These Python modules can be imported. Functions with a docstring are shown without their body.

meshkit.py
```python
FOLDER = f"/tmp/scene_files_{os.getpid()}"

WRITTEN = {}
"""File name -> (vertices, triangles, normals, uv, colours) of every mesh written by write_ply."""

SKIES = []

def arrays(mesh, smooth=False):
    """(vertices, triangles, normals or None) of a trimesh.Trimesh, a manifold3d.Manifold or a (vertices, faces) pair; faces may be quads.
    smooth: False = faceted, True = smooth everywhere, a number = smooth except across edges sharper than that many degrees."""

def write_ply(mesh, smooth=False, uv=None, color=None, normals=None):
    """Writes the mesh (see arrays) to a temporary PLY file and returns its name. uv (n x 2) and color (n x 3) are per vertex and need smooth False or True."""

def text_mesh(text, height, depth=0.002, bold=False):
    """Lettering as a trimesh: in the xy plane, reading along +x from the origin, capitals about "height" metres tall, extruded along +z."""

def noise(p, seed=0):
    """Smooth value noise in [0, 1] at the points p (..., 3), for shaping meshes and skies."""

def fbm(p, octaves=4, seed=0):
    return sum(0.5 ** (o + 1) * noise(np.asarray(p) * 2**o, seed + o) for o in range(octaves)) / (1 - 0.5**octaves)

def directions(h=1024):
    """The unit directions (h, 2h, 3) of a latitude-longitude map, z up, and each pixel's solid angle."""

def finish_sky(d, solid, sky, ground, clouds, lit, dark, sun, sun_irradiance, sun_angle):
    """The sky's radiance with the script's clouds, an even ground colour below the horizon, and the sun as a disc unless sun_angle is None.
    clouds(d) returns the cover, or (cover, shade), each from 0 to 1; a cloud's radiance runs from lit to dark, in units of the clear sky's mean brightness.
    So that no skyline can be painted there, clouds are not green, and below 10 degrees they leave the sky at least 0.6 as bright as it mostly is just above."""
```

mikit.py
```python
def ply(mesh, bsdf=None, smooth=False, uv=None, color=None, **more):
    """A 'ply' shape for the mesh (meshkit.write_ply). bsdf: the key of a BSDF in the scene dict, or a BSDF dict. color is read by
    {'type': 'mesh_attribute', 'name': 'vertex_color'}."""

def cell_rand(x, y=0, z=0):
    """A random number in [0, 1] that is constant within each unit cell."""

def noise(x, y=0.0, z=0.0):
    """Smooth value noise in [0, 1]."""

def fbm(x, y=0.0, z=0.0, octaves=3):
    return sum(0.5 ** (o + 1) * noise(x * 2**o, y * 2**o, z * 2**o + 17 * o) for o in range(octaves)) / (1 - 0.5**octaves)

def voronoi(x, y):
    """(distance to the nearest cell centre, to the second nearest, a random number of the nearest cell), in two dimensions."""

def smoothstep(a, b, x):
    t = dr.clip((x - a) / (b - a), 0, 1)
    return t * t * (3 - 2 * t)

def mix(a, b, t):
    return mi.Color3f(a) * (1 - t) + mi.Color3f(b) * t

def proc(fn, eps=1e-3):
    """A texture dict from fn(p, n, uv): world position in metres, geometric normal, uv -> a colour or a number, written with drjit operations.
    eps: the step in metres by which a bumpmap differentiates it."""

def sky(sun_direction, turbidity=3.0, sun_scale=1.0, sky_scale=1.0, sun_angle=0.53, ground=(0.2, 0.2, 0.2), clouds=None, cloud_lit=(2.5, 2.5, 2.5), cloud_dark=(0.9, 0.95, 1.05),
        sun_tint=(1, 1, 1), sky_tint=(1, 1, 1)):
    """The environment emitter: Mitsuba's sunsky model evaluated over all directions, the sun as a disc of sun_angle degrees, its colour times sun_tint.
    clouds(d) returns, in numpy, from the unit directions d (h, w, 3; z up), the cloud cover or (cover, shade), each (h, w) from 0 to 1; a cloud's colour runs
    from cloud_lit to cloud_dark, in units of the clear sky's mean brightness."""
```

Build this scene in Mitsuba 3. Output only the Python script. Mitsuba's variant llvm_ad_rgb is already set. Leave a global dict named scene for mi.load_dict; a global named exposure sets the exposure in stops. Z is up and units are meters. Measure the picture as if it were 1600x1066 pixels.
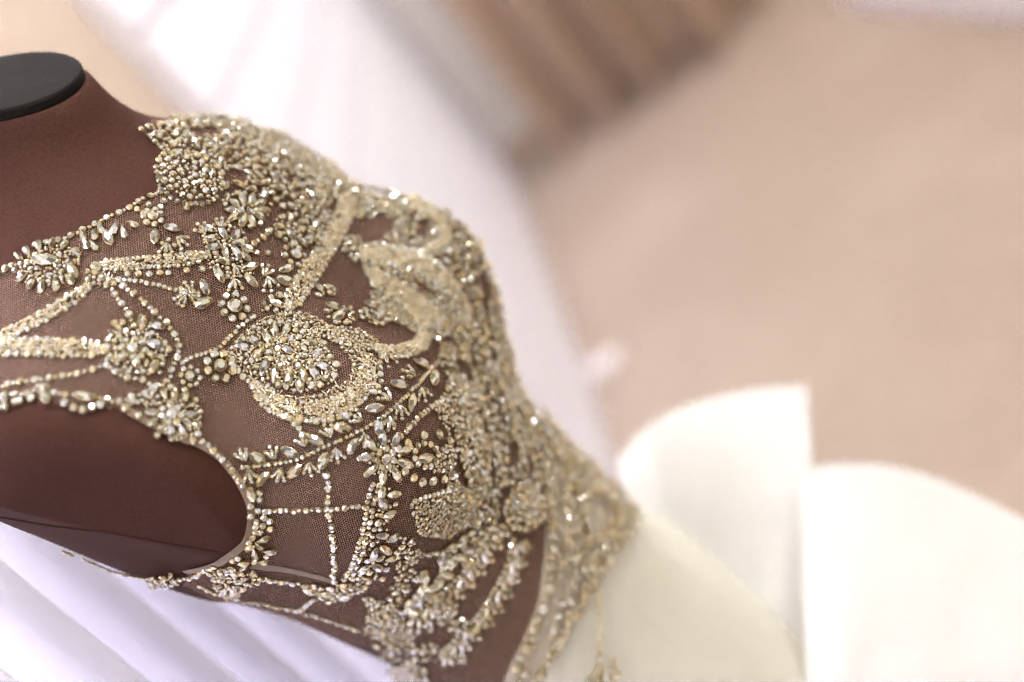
import math
import numpy as np
import trimesh
import mitsuba as mi
import drjit as dr
import mikit
from meshkit import fbm as nfbm
from mikit import proc, noise, fbm, smoothstep, mix, ply, cell_rand

T = mi.ScalarTransform4f
rng = np.random.default_rng(7)
scene, labels = {}, {}
Z0 = 1.05                       # height of the dress form's waist above the floor

# ------------------------------------------------------------------ camera, light, exposure
EYE = np.array([0.5123, -0.5874, 0.4454 + Z0])
FWD = np.array([-0.4834, 0.7840, -0.3895])
UPV = np.array([0.4065, 0.5951, 0.6933])
scene['camera'] = {'type': 'thinlens', 'fov': 45.66, 'fov_axis': 'x', 'near_clip': 0.02, 'far_clip': 40.0,
                   'aperture_radius': 0.0116, 'focus_distance': 0.676,
                   'to_world': T().look_at(origin=EYE.tolist(), target=(EYE + FWD).tolist(), up=UPV.tolist())}
exposure = 0.3
scene['room_light'] = {'type': 'constant', 'radiance': {'type': 'rgb', 'value': [0.46, 0.425, 0.39]}}


def lamp(key, label, pos, radius, power, aim=(0, 0, -1), rgb=(1, .93, .84)):
    """A recessed ceiling spot: a glowing disc in a trim ring."""
    pos, aim = np.array(pos, float), np.array(aim, float) / np.linalg.norm(aim)
    up = [1, 0, 0] if abs(aim[0]) < .9 else [0, 1, 0]
    scene[key + '__bulb'] = {'type': 'disk', 'to_world': T().look_at(origin=pos.tolist(), target=(pos + aim).tolist(), up=up) @ T().scale(radius),
                             'emitter': {'type': 'area', 'radiance': {'type': 'rgb', 'value': [power * c for c in rgb]}}}
    ring = trimesh.creation.annulus(radius * 1.03, radius * 1.3, .03)
    M = trimesh.geometry.align_vectors([0, 0, 1], aim)
    M[:3, 3] = pos - aim * .02
    ring.apply_transform(M)
    scene[key + '__trim'] = ply(ring, 'white_paint', smooth=30)
    labels[key] = {'label': label, 'category': 'lamp', 'group': 'ceiling spots above the display'}


# ------------------------------------------------------------------ materials


def rgb(*c):
    return {'type': 'rgb', 'value': list(c)}


def carpet(p, n, uv):
    a = fbm(p.x * 2.2, p.y * 2.2, 0.0)
    b = fbm(p.x * 60, p.y * 60, 1.0)
    return mix((.388, .305, .25), (.425, .34, .282), smoothstep(.25, .75, a)) * (.9 + .2 * b)


def knit(p, n, uv):
    w = dr.sin(p.x * 4100 + p.z * 2600) * dr.sin(p.z * 4400 - p.y * 3000)
    a = fbm(p.x * 25, p.y * 25, p.z * 25)
    g = noise(p.x * 1100, p.y * 1100, p.z * 1100)
    return mix((.052, .0225, .0170), (.064, .0295, .0232), a) * (.82 + .36 * g + .06 * w)


def cap_tone(p, n, uv):
    d = fbm(p.x * 70, p.y * 70, p.z * 70)
    return mi.Color3f(.0125, .0112, .0105) * (.8 + .5 * d + .9 * smoothstep(.80, .95, noise(p.x * 420, p.y * 420, p.z * 420)))


def drape(p, n, uv):
    return mix((.47, .345, .265), (.57, .44, .355), fbm(p.x * 9, p.y * 9, p.z * 1.2)) * (.9 + .2 * fbm(p.x * 160, p.y * 160, p.z * 160))


def satin(p, n, uv):
    return mix((.555, .535, .515), (.595, .575, .555), fbm(p.x * 14, p.y * 14, p.z * 14))


def silk(p, n, uv):
    return mix((.565, .56, .485), (.605, .60, .525), fbm(p.x * 14, p.y * 14, p.z * 14))


def plaster(p, n, uv):
    return mix((.50, .40, .325), (.55, .45, .375), fbm(p.x * 3, p.y * 3, p.z * 3))


scene['carpet'] = {'type': 'diffuse', 'reflectance': proc(carpet)}
scene['knit'] = {'type': 'principled', 'base_color': proc(knit), 'roughness': .65, 'sheen': .03, 'specular': .05}
scene['cap_plastic'] = {'type': 'twosided', 'bsdf': {'type': 'principled', 'base_color': proc(cap_tone), 'roughness': .7, 'specular': .03}}
scene['thread'] = {'type': 'diffuse', 'reflectance': rgb(.05, .025, .022)}
scene['net'] = {'type': 'twosided', 'bsdf': {'type': 'diffuse', 'reflectance': rgb(.48, .335, .25)}}
scene['ribbon'] = {'type': 'mask', 'opacity': .5, 'bsdf': {'type': 'twosided', 'bsdf': {'type': 'principled', 'base_color': rgb(.36, .28, .21), 'roughness': .45, 'specular': .5}}}
scene['satin'] = {'type': 'twosided', 'bsdf': {'type': 'principled', 'base_color': proc(satin), 'roughness': .5, 'sheen': .4, 'specular': .35}}
scene['satin_cream'] = {'type': 'twosided', 'bsdf': {'type': 'principled', 'base_color': proc(silk), 'roughness': .5, 'sheen': .3, 'specular': .35}}
scene['white_paint'] = {'type': 'twosided', 'bsdf': {'type': 'diffuse', 'reflectance': rgb(.82, .79, .825)}}
scene['tile_glaze'] = {'type': 'twosided', 'bsdf': {'type': 'diffuse', 'reflectance': rgb(.79, .785, .855)}}
scene['voile'] = {'type': 'principledthin', 'base_color': rgb(.84, .83, .86), 'roughness': .8, 'diff_trans': .9}
scene['drape'] = {'type': 'twosided', 'bsdf': {'type': 'diffuse', 'reflectance': proc(drape)}}
scene['plaster'] = {'type': 'twosided', 'bsdf': {'type': 'diffuse', 'reflectance': proc(plaster)}}
scene['cream_paint'] = {'type': 'twosided', 'bsdf': {'type': 'diffuse', 'reflectance': rgb(.70, .645, .585)}}
scene['slot_grey'] = {'type': 'twosided', 'bsdf': {'type': 'diffuse', 'reflectance': rgb(.64, .61, .64)}}
scene['crystal'] = {'type': 'principled', 'base_color': {'type': 'mesh_attribute', 'name': 'vertex_color'}, 'metallic': .85, 'roughness': .075, 'specular': .9, 'clearcoat': .35, 'clearcoat_gloss': .98}
scene['bead_glass'] = {'type': 'principled', 'base_color': {'type': 'mesh_attribute', 'name': 'vertex_color'}, 'metallic': .5, 'roughness': .14, 'specular': .9}

# lamps: rows of small spots in a ceiling 2.9 m up, added wall washers, and bulb clusters added for glints
SPOTS = [((.95, -.05, 2.85), 130, 'the spot ahead of the dress form'), ((.75, -.95, 2.85), 60, 'the spot behind the viewer'), ((1.7, 1.4, 2.85), 95, 'the spot over the carpet ahead'), ((.25, 1.75, 2.85), 20, 'the spot above the bow of the gown'),
         ((2.1, -.5, 2.85), 40, 'the spot farthest from the side wall'), ((.3, 2.7, 2.85), 120, 'the spot over the far carpet'), ((.1, 3.55, 2.85), 430, 'the spot before the brown curtain')]
for i, (q, w, s) in enumerate(SPOTS):
    lamp('ceiling_spot' + (f'_{i:03d}' if i else ''), 'round warm ceiling spot, ' + s, q, .07, w)
WASH = [((-.24, 1.0, 2.85), 'beside the white curtain', 800), ((-.40, 1.7, 2.85), 'before the tan wall', 130), ((-.8, 2.6, 2.85), 'before the white panelling', 640), ((.2, -.45, 2.85), 'at the near end of the white curtain', 260), ((-1.2, 3.3, 2.85), 'over the corner of the room', 420)]  # unseen cool lamps, added to brighten the curtain and the walls
for i, (q, s, w) in enumerate(WASH):
    lamp('added_wall_washer' + (f'_{i:03d}' if i else ''), 'added round cool ceiling spot ' + s, q, .07, w, aim=(-.9, -.25, -.5), rgb=(.86, .88, 1.0))
for key, c, rad, power, where in (('added_glint_lamp', (.85, -.05, 2.5), .62, 300, 'above and ahead of the dress form'), ('added_glint_lamp_001', (.25, -1.7, 2.45), .5, 190, 'behind the viewer'), ('added_glint_lamp_002', (2.5, 1.25, 1.75), .6, 170, 'low in front of the dress form')):  # unseen bulb clusters, added so that the stones glint
    bulbs, arms = [], [trimesh.creation.cylinder(.012, segment=[[*c], [c[0], c[1], 2.95]], sections=12)]
    for i in range(38):
        g, r = i * 2.39996, rad * (.45 + .55 * (i % 2))
        q = np.array(c) + [r * math.cos(g), r * math.sin(g), .1 * (i % 3)]
        bulbs.append(trimesh.creation.icosphere(subdivisions=1, radius=.0145))
        bulbs[-1].apply_translation(q)
        arms.append(trimesh.creation.cylinder(.004, segment=[[*c], [*(q + [0, 0, .024])]], sections=8))
    scene[key + '__bulbs'] = {**ply(trimesh.util.concatenate(bulbs), 'white_paint'), 'emitter': {'type': 'area', 'radiance': rgb(power, power * .92, power * .82)}}
    scene[key + '__frame'] = ply(trimesh.util.concatenate(arms), 'white_paint', smooth=30)
    labels[key] = {'label': 'unseen cluster of small bulbs added for glints ' + where, 'category': 'added_glint_lamp', 'group': 'added_glint_lamps'}
    labels[key + '__bulbs'] = {'kind': 'stuff'}

# ------------------------------------------------------------------ the room that shows behind the form
P_CORNER, P_NEAR = np.array([-1.72, 3.91]), np.array([-.27, .007])
u_wall = (P_NEAR - P_CORNER) / np.linalg.norm(P_NEAR - P_CORNER)          # along the side wall, towards the viewer
n_wall = np.array([-u_wall[1], u_wall[0]])                                # out of the wall, into the room
if n_wall @ np.array([1, .4]) < 0:
    n_wall = -n_wall
v_back = np.array([.988, .153])


def sheet(points, uvn):
    n, m = uvn
    i, j = np.meshgrid(np.arange(n - 1), np.arange(m - 1), indexing='ij')
    a = i * m + j
    return points.reshape(-1, 3), np.stack([a, a + 1, a + m + 1, a + m], -1).reshape(-1, 4)


def block(a, b, z0, z1, thick, normal):
    """A wall slab from a to b (plan), its face on the line a-b and its body behind it."""
    q = [a, b, b - normal * thick, a - normal * thick]
    m = trimesh.creation.extrude_polygon(trimesh.path.polygons.Polygon(q), z1 - z0)
    m.apply_translation([0, 0, z0])
    return m


fl = trimesh.creation.box([14, 14, .1])
fl.apply_translation([1, 1, -.05])
scene['floor'] = ply(fl, 'carpet')
labels['floor'] = {'label': 'beige carpeted floor', 'category': 'floor', 'kind': 'structure'}
n_back = np.array([v_back[1], -v_back[0]])
scene['back_wall'] = ply(block(P_CORNER - v_back * .3, P_CORNER + v_back * 6, 0, 3.2, .1, n_back), 'cream_paint')
labels['back_wall'] = {'label': 'cream wall behind the brown curtain', 'category': 'wall', 'kind': 'structure'}
scene['back_wall__skirting'] = ply(block(P_CORNER + n_back * .02, P_CORNER + v_back * 6 + n_back * .02, 0, .09, .018, n_back), 'drape')
scene['side_wall'] = ply(block(P_CORNER - u_wall * .3, P_CORNER + u_wall * 7, 0, 3.2, .1, n_wall), 'plaster')
labels['side_wall'] = {'label': 'tan side wall behind the white panel and the curtain', 'category': 'wall', 'kind': 'structure'}
WP = 3.14                                                                 # length of the white panelling from the corner
scene['white_panelling__board'] = ply(block(P_CORNER + n_wall * .035, P_CORNER + u_wall * WP + n_wall * .035, 0, 3.1, .033, n_wall), 'slot_grey')
labels['white_panelling'] = {'label': 'wall panelling of wide white glazed tiles behind the far shoulder', 'category': 'wall panel'}
k = 0
tw, th, gap = .314, .155, .017                                            # wide glazed tiles in running bond
for row in range(11):
    for col in range(11):
        s0, s1 = max(.004, (col - .5 * (row % 2)) * tw + gap / 2), min(WP - .004, (col + 1 - .5 * (row % 2)) * tw - gap / 2)
        if s1 - s0 < .03:
            continue
        a, b = P_CORNER + u_wall * s0 + n_wall * (.044 + .0015 * rng.random()), P_CORNER + u_wall * s1 + n_wall * (.044 + .0015 * rng.random())
        scene['white_panelling__tile' + (f'_{k:03d}' if k else '')] = ply(block(a, b, .06 + row * th, .06 + (row + 1) * th - gap, .008, n_wall), 'tile_glaze')
        k += 1


def curtain(a, direction, normal, length, z0, z1, folds, depth, seed, flare=0.0):
    """A hanging pleated cloth, 2 mm thick, its pleats uneven and opening towards the hem."""
    n, m = 520, 26
    s = np.linspace(0, 1, n)[:, None]
    t = np.linspace(0, 1, m)[None, :]
    wob = nfbm(np.stack([s * 5 + 0 * t, t * 1.3 + 0 * s, np.full((n, m), seed * 1.0)], -1), 3)
    ph = 2 * np.pi * folds * (s + .05 * (wob - .5) + .02 * np.sin(9 * s + seed))
    d = depth * (.55 + .6 * t + .5 * (wob - .5)) * (np.sin(ph) + .3 * np.sin(2 * ph + 1.3 + 3 * wob))
    al = s * length * (1 + flare * t) + .35 * depth * np.cos(ph)
    p = np.concatenate([a[None, None] + al[..., None] * direction + (d + depth * 1.5)[..., None] * normal, (z1 + (z0 - z1) * t + 0 * s)[..., None]], -1)
    v, f = sheet(p, (n, m))
    q = p.copy()
    q[..., :2] -= .002 * normal
    v2, f2 = sheet(q, (n, m))
    return trimesh.Trimesh(np.vstack([v, v2]), np.vstack([trimesh.geometry.triangulate_quads(f), trimesh.geometry.triangulate_quads(f2[:, ::-1] + len(v))]), process=False)


scene['brown_curtain__cloth'] = ply(curtain(P_CORNER + v_back * .30 + n_back * .03, v_back, n_back, .92, .02, 2.9, 4, .15, 3), 'drape', smooth=True)
labels['brown_curtain'] = {'label': 'brown pleated curtain hanging against the cream wall at the far end', 'category': 'curtain'}
scene['white_curtain__cloth'] = ply(curtain(P_CORNER + u_wall * 3.95 + n_wall * .016, u_wall, n_wall, 2.0, .02, 2.9, 27, .027, 5), 'voile', smooth=True)
labels['white_curtain'] = {'label': 'white pleated curtain hanging close behind the dress form', 'category': 'curtain'}
for key, a, nrm, ln, dr_ in (('brown_curtain', P_CORNER + v_back * .15 + n_back * .2, n_back, 1.15, v_back), ('white_curtain', P_CORNER + u_wall * 3.92 + n_wall * .09, n_wall, 2.1, u_wall)):
    rod = trimesh.creation.cylinder(.014, segment=[[*a, 2.93], [*(a + dr_ * ln), 2.93]], sections=16)
    scene[key + '__rod'] = ply(rod, 'cap_plastic', smooth=40)

wa, wb = P_CORNER + u_wall * 4.05 + n_wall * .012, P_CORNER + u_wall * 5.9 + n_wall * .012
pane = trimesh.Trimesh([[*wa, .35], [*wb, .35], [*wb, 2.6], [*wa, 2.6]], [[0, 1, 2], [0, 2, 3]], process=False)
if pane.face_normals[0][:2] @ n_wall < 0:
    pane.invert()
scene['window__pane'] = {**ply(pane, 'white_paint'), 'emitter': {'type': 'area', 'radiance': rgb(2.15, 2.1, 2.4)}}
labels['window'] = {'label': 'bright daylit window behind the white curtain', 'category': 'window'}
bar = block(np.array([-1.04, 1.93]), np.array([-.86, 1.99]), .004, .03, .05, np.array([.26, -.96]))
scene['foot_bar'] = ply(bar, 'white_paint')
labels['foot_bar'] = {'label': 'short white foot bar lying on the carpet by the panelling', 'category': 'bar'}
bar = block(np.array([-.13, 3.45]), np.array([.9, 1.79]), .004, .16, .8, np.array([-.85, -.527]))  # low white block along the far edge of the carpet
scene['low_block'] = ply(bar, 'white_paint')
labels['low_block'] = {'label': 'low white block on the carpet at the far edge', 'category': 'white_block'}


# ------------------------------------------------------------------ the dress form
def smin(a,b,k):
    h=np.clip(.5+.5*(b-a)/k,0,1); return b*(1-h)+a*h-k*h*(1-h)
def smax(a,b,k): return -smin(-a,-b,k)
def ell(p,c,r):
    q=(p-np.array(c))/np.array(r); k0=np.linalg.norm(q,axis=-1); k1=np.linalg.norm(q/np.array(r),axis=-1)
    return k0*(k0-1)/np.maximum(k1,1e-9)
def cone(p,a,b,ra,rb,sx=1.,sy=1.):
    a,b=np.array(a,float),np.array(b,float); ab=b-a; L2=ab@ab
    t=np.clip(((p-a)@ab)/L2,0,1); d=p-a-t[...,None]*ab
    d=d/np.array([sx,sy,1.])
    return np.linalg.norm(d,axis=-1)-(ra+(rb-ra)*t)
CAPC=np.array([.007,0,.447]);CAPT=np.radians(34);CAPR=.041
def sdf(p):
    m=p*np.array([1,-1,1]); y=np.abs(p[...,1:2]); s=np.concatenate([p[...,:1],y,p[...,2:]],-1)
    rib=ell(p,(-.005,0,.19),(.094,.128,.20))
    back=ell(s,(-.045,.06,.26),(.062,.09,.14))
    waist=cone(p,(.019,0,.0),(.014,0,.13),.083,.083,1.0,1.2)
    hip=ell(p,(-.002,0,-.15),(.107,.150,.165))
    d=smin(rib,waist,.05); d=smin(d,back,.04); d=smin(d,hip,.06)
    bust=ell(s,(.060,.076,.185),(.062,.066,.074))
    d=smin(d,bust,.045)
    chest=ell(p,(.012,0,.28),(.066,.13,.095)); d=smin(d,chest,.04)
    near=p[...,1]<0
    sh=np.where(near,cone(s,(-.014,.05,.340),(-.014,.158,.279),.034,.042,1.1,1.0),cone(s,(-.016,.05,.330),(-.018,.144,.276),.031,.040,1.1,1.0))
    arm=np.where(near,ell(s,(-.022,.145,.258),(.068,.056,.086)),ell(s,(-.026,.132,.250),(.058,.045,.082)))
    g=smin(sh,arm,.03)
    n=np.array([.10,.95,-.20]);n/=np.linalg.norm(n)
    kk=np.clip((s[...,2]-.24)/.07,0,1)*.020+.003
    g=smax(g,np.where(near,(s-np.array([0,.174,.27]))@n,(s-np.array([0,.153,.27]))@n),kk)
    nb=np.array([-.37,.82,-.44]);nb/=np.linalg.norm(nb)
    g=np.where(near,smax(g,(s-np.array([-.021,.172,.257]))@nb,.0015),g)
    d=smin(d,g,.045)
    neck=cone(p,(-.018,0,.36),CAPC,.055,CAPR,1.,.98)
    d=smin(d,neck,.036)
    # neck cut
    cn=np.array([np.sin(CAPT),0,np.cos(CAPT)])
    d=smax(d,(p-CAPC)@cn,.002)
    return d
def torso(sub=6,center=(-.003,0,.22),zmin=-.12):
    ico=trimesh.creation.icosphere(subdivisions=sub); v=np.array(ico.vertices)
    c=np.array(center); lo=np.zeros(len(v)); hi=np.full(len(v),.5)
    # march from outside in
    t=np.full(len(v),.45); 
    for _ in range(60): t=t-.8*sdf(c+t[:,None]*v)
    P=c+t[:,None]*v
    return trimesh.Trimesh(P,ico.faces,process=False)
def normals(P):
    e=1e-4;g=np.stack([sdf(P+e*np.eye(3)[k])-sdf(P-e*np.eye(3)[k]) for k in range(3)],-1)
    return g/np.maximum(np.linalg.norm(g,axis=-1,keepdims=True),1e-9)


SHIFT = np.array([0, 0, Z0])


form = torso(7)
form_n = normals(np.asarray(form.vertices))
from scipy.spatial import cKDTree
form_tree = cKDTree(form.vertices)


def near(p):
    """The form's outward normals and surface points next to the points p."""
    d, i = form_tree.query(p, k=3)
    w = 1 / (d + 1e-5)
    w /= w.sum(1, keepdims=True)
    n = (form_n[i] * w[..., None]).sum(1)
    n /= np.linalg.norm(n, axis=1, keepdims=True)
    return n, (np.asarray(form.vertices)[i] * w[..., None]).sum(1)


def snap(p, lift=0.0, it=1):
    p = np.array(p, float)
    n, v = near(p)
    p = p - ((p - v) * n).sum(1, keepdims=True) * n
    n, v = near(p)
    return p - ((p - v) * n).sum(1, keepdims=True) * n + lift * n


def smooth01(x):
    x = np.clip(x, 0, 1)
    return x * x * (3 - 2 * x)


scene['dress_form__body'] = ply(trimesh.Trimesh(form.vertices + SHIFT, form.faces, process=False), 'knit', smooth=True)
labels['dress_form'] = {'label': 'brown fabric covered dress form with a black neck cap wearing the beaded gown', 'category': 'dress form'}
prof = np.array([[0, .0062], [.0388, .0062], [.0402, .0056], [.041, .0044], [.041, .0], [.0395, -.0015], [0, -.0015]])
cap = trimesh.creation.revolve(prof, sections=96)
M = trimesh.geometry.align_vectors([0, 0, 1], [math.sin(CAPT), 0, math.cos(CAPT)])
M[:3, 3] = CAPC + SHIFT + np.array(M[:3, 2]) * .0005
cap.apply_transform(M)
scene['dress_form__neck_cap'] = ply(cap, 'cap_plastic', smooth=25)
labels['dress_form__neck_cap'] = {'label': 'round black neck cap'}
pole = trimesh.creation.cylinder(.016, segment=[[0, 0, .03], [0, 0, Z0 - .1]], sections=24)
scene['dress_form__stand'] = ply(trimesh.util.concatenate([pole, trimesh.creation.cylinder(.15, segment=[[0, 0, .002], [0, 0, .03]], sections=48)]), 'cap_plastic', smooth=40)


def spline(pts, step):
    """Catmull-Rom through the points, resampled to about this step (metres)."""
    p = np.asarray(pts, float)
    if len(p) == 2:
        q = p
    else:
        e = np.vstack([2 * p[0] - p[1], p, 2 * p[-1] - p[-2]])
        t = np.linspace(0, 1, 14, endpoint=False)[:, None]
        q = np.vstack([.5 * (2 * e[i + 1] + (e[i + 2] - e[i]) * t + (2 * e[i] - 5 * e[i + 1] + 4 * e[i + 2] - e[i + 3]) * t ** 2 + (3 * e[i + 1] - e[i] - 3 * e[i + 2] + e[i + 3]) * t ** 3)
                       for i in range(len(p) - 1)] + [p[-1:]])
    d = np.r_[0, np.cumsum(np.linalg.norm(np.diff(q, axis=0), axis=1))]
    n = max(2, int(round(d[-1] / step)) + 1)
    s = np.linspace(0, d[-1], n)
    return np.stack([np.interp(s, d, q[:, k]) for k in range(3)], -1)


def tube(path, r, sides=6):
    p = np.asarray(path)
    t = np.gradient(p, axis=0)
    t /= np.linalg.norm(t, axis=1, keepdims=True) + 1e-12
    a = np.cross(t, normals(p))
    a /= np.linalg.norm(a, axis=1, keepdims=True) + 1e-12
    b = np.cross(t, a)
    g = np.arange(sides) * 2 * np.pi / sides
    v = p[:, None] + r * (np.cos(g)[None, :, None] * a[:, None] + np.sin(g)[None, :, None] * b[:, None])
    i, j = np.meshgrid(np.arange(len(p) - 1), np.arange(sides), indexing='ij')
    f = np.stack([i * sides + j, i * sides + (j + 1) % sides, (i + 1) * sides + (j + 1) % sides, (i + 1) * sides + j], -1).reshape(-1, 4)
    return trimesh.Trimesh(v.reshape(-1, 3), trimesh.geometry.triangulate_quads(f), process=False)


def moved(m):
    return trimesh.Trimesh(np.asarray(m.vertices) + SHIFT, m.faces, process=False)


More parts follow.
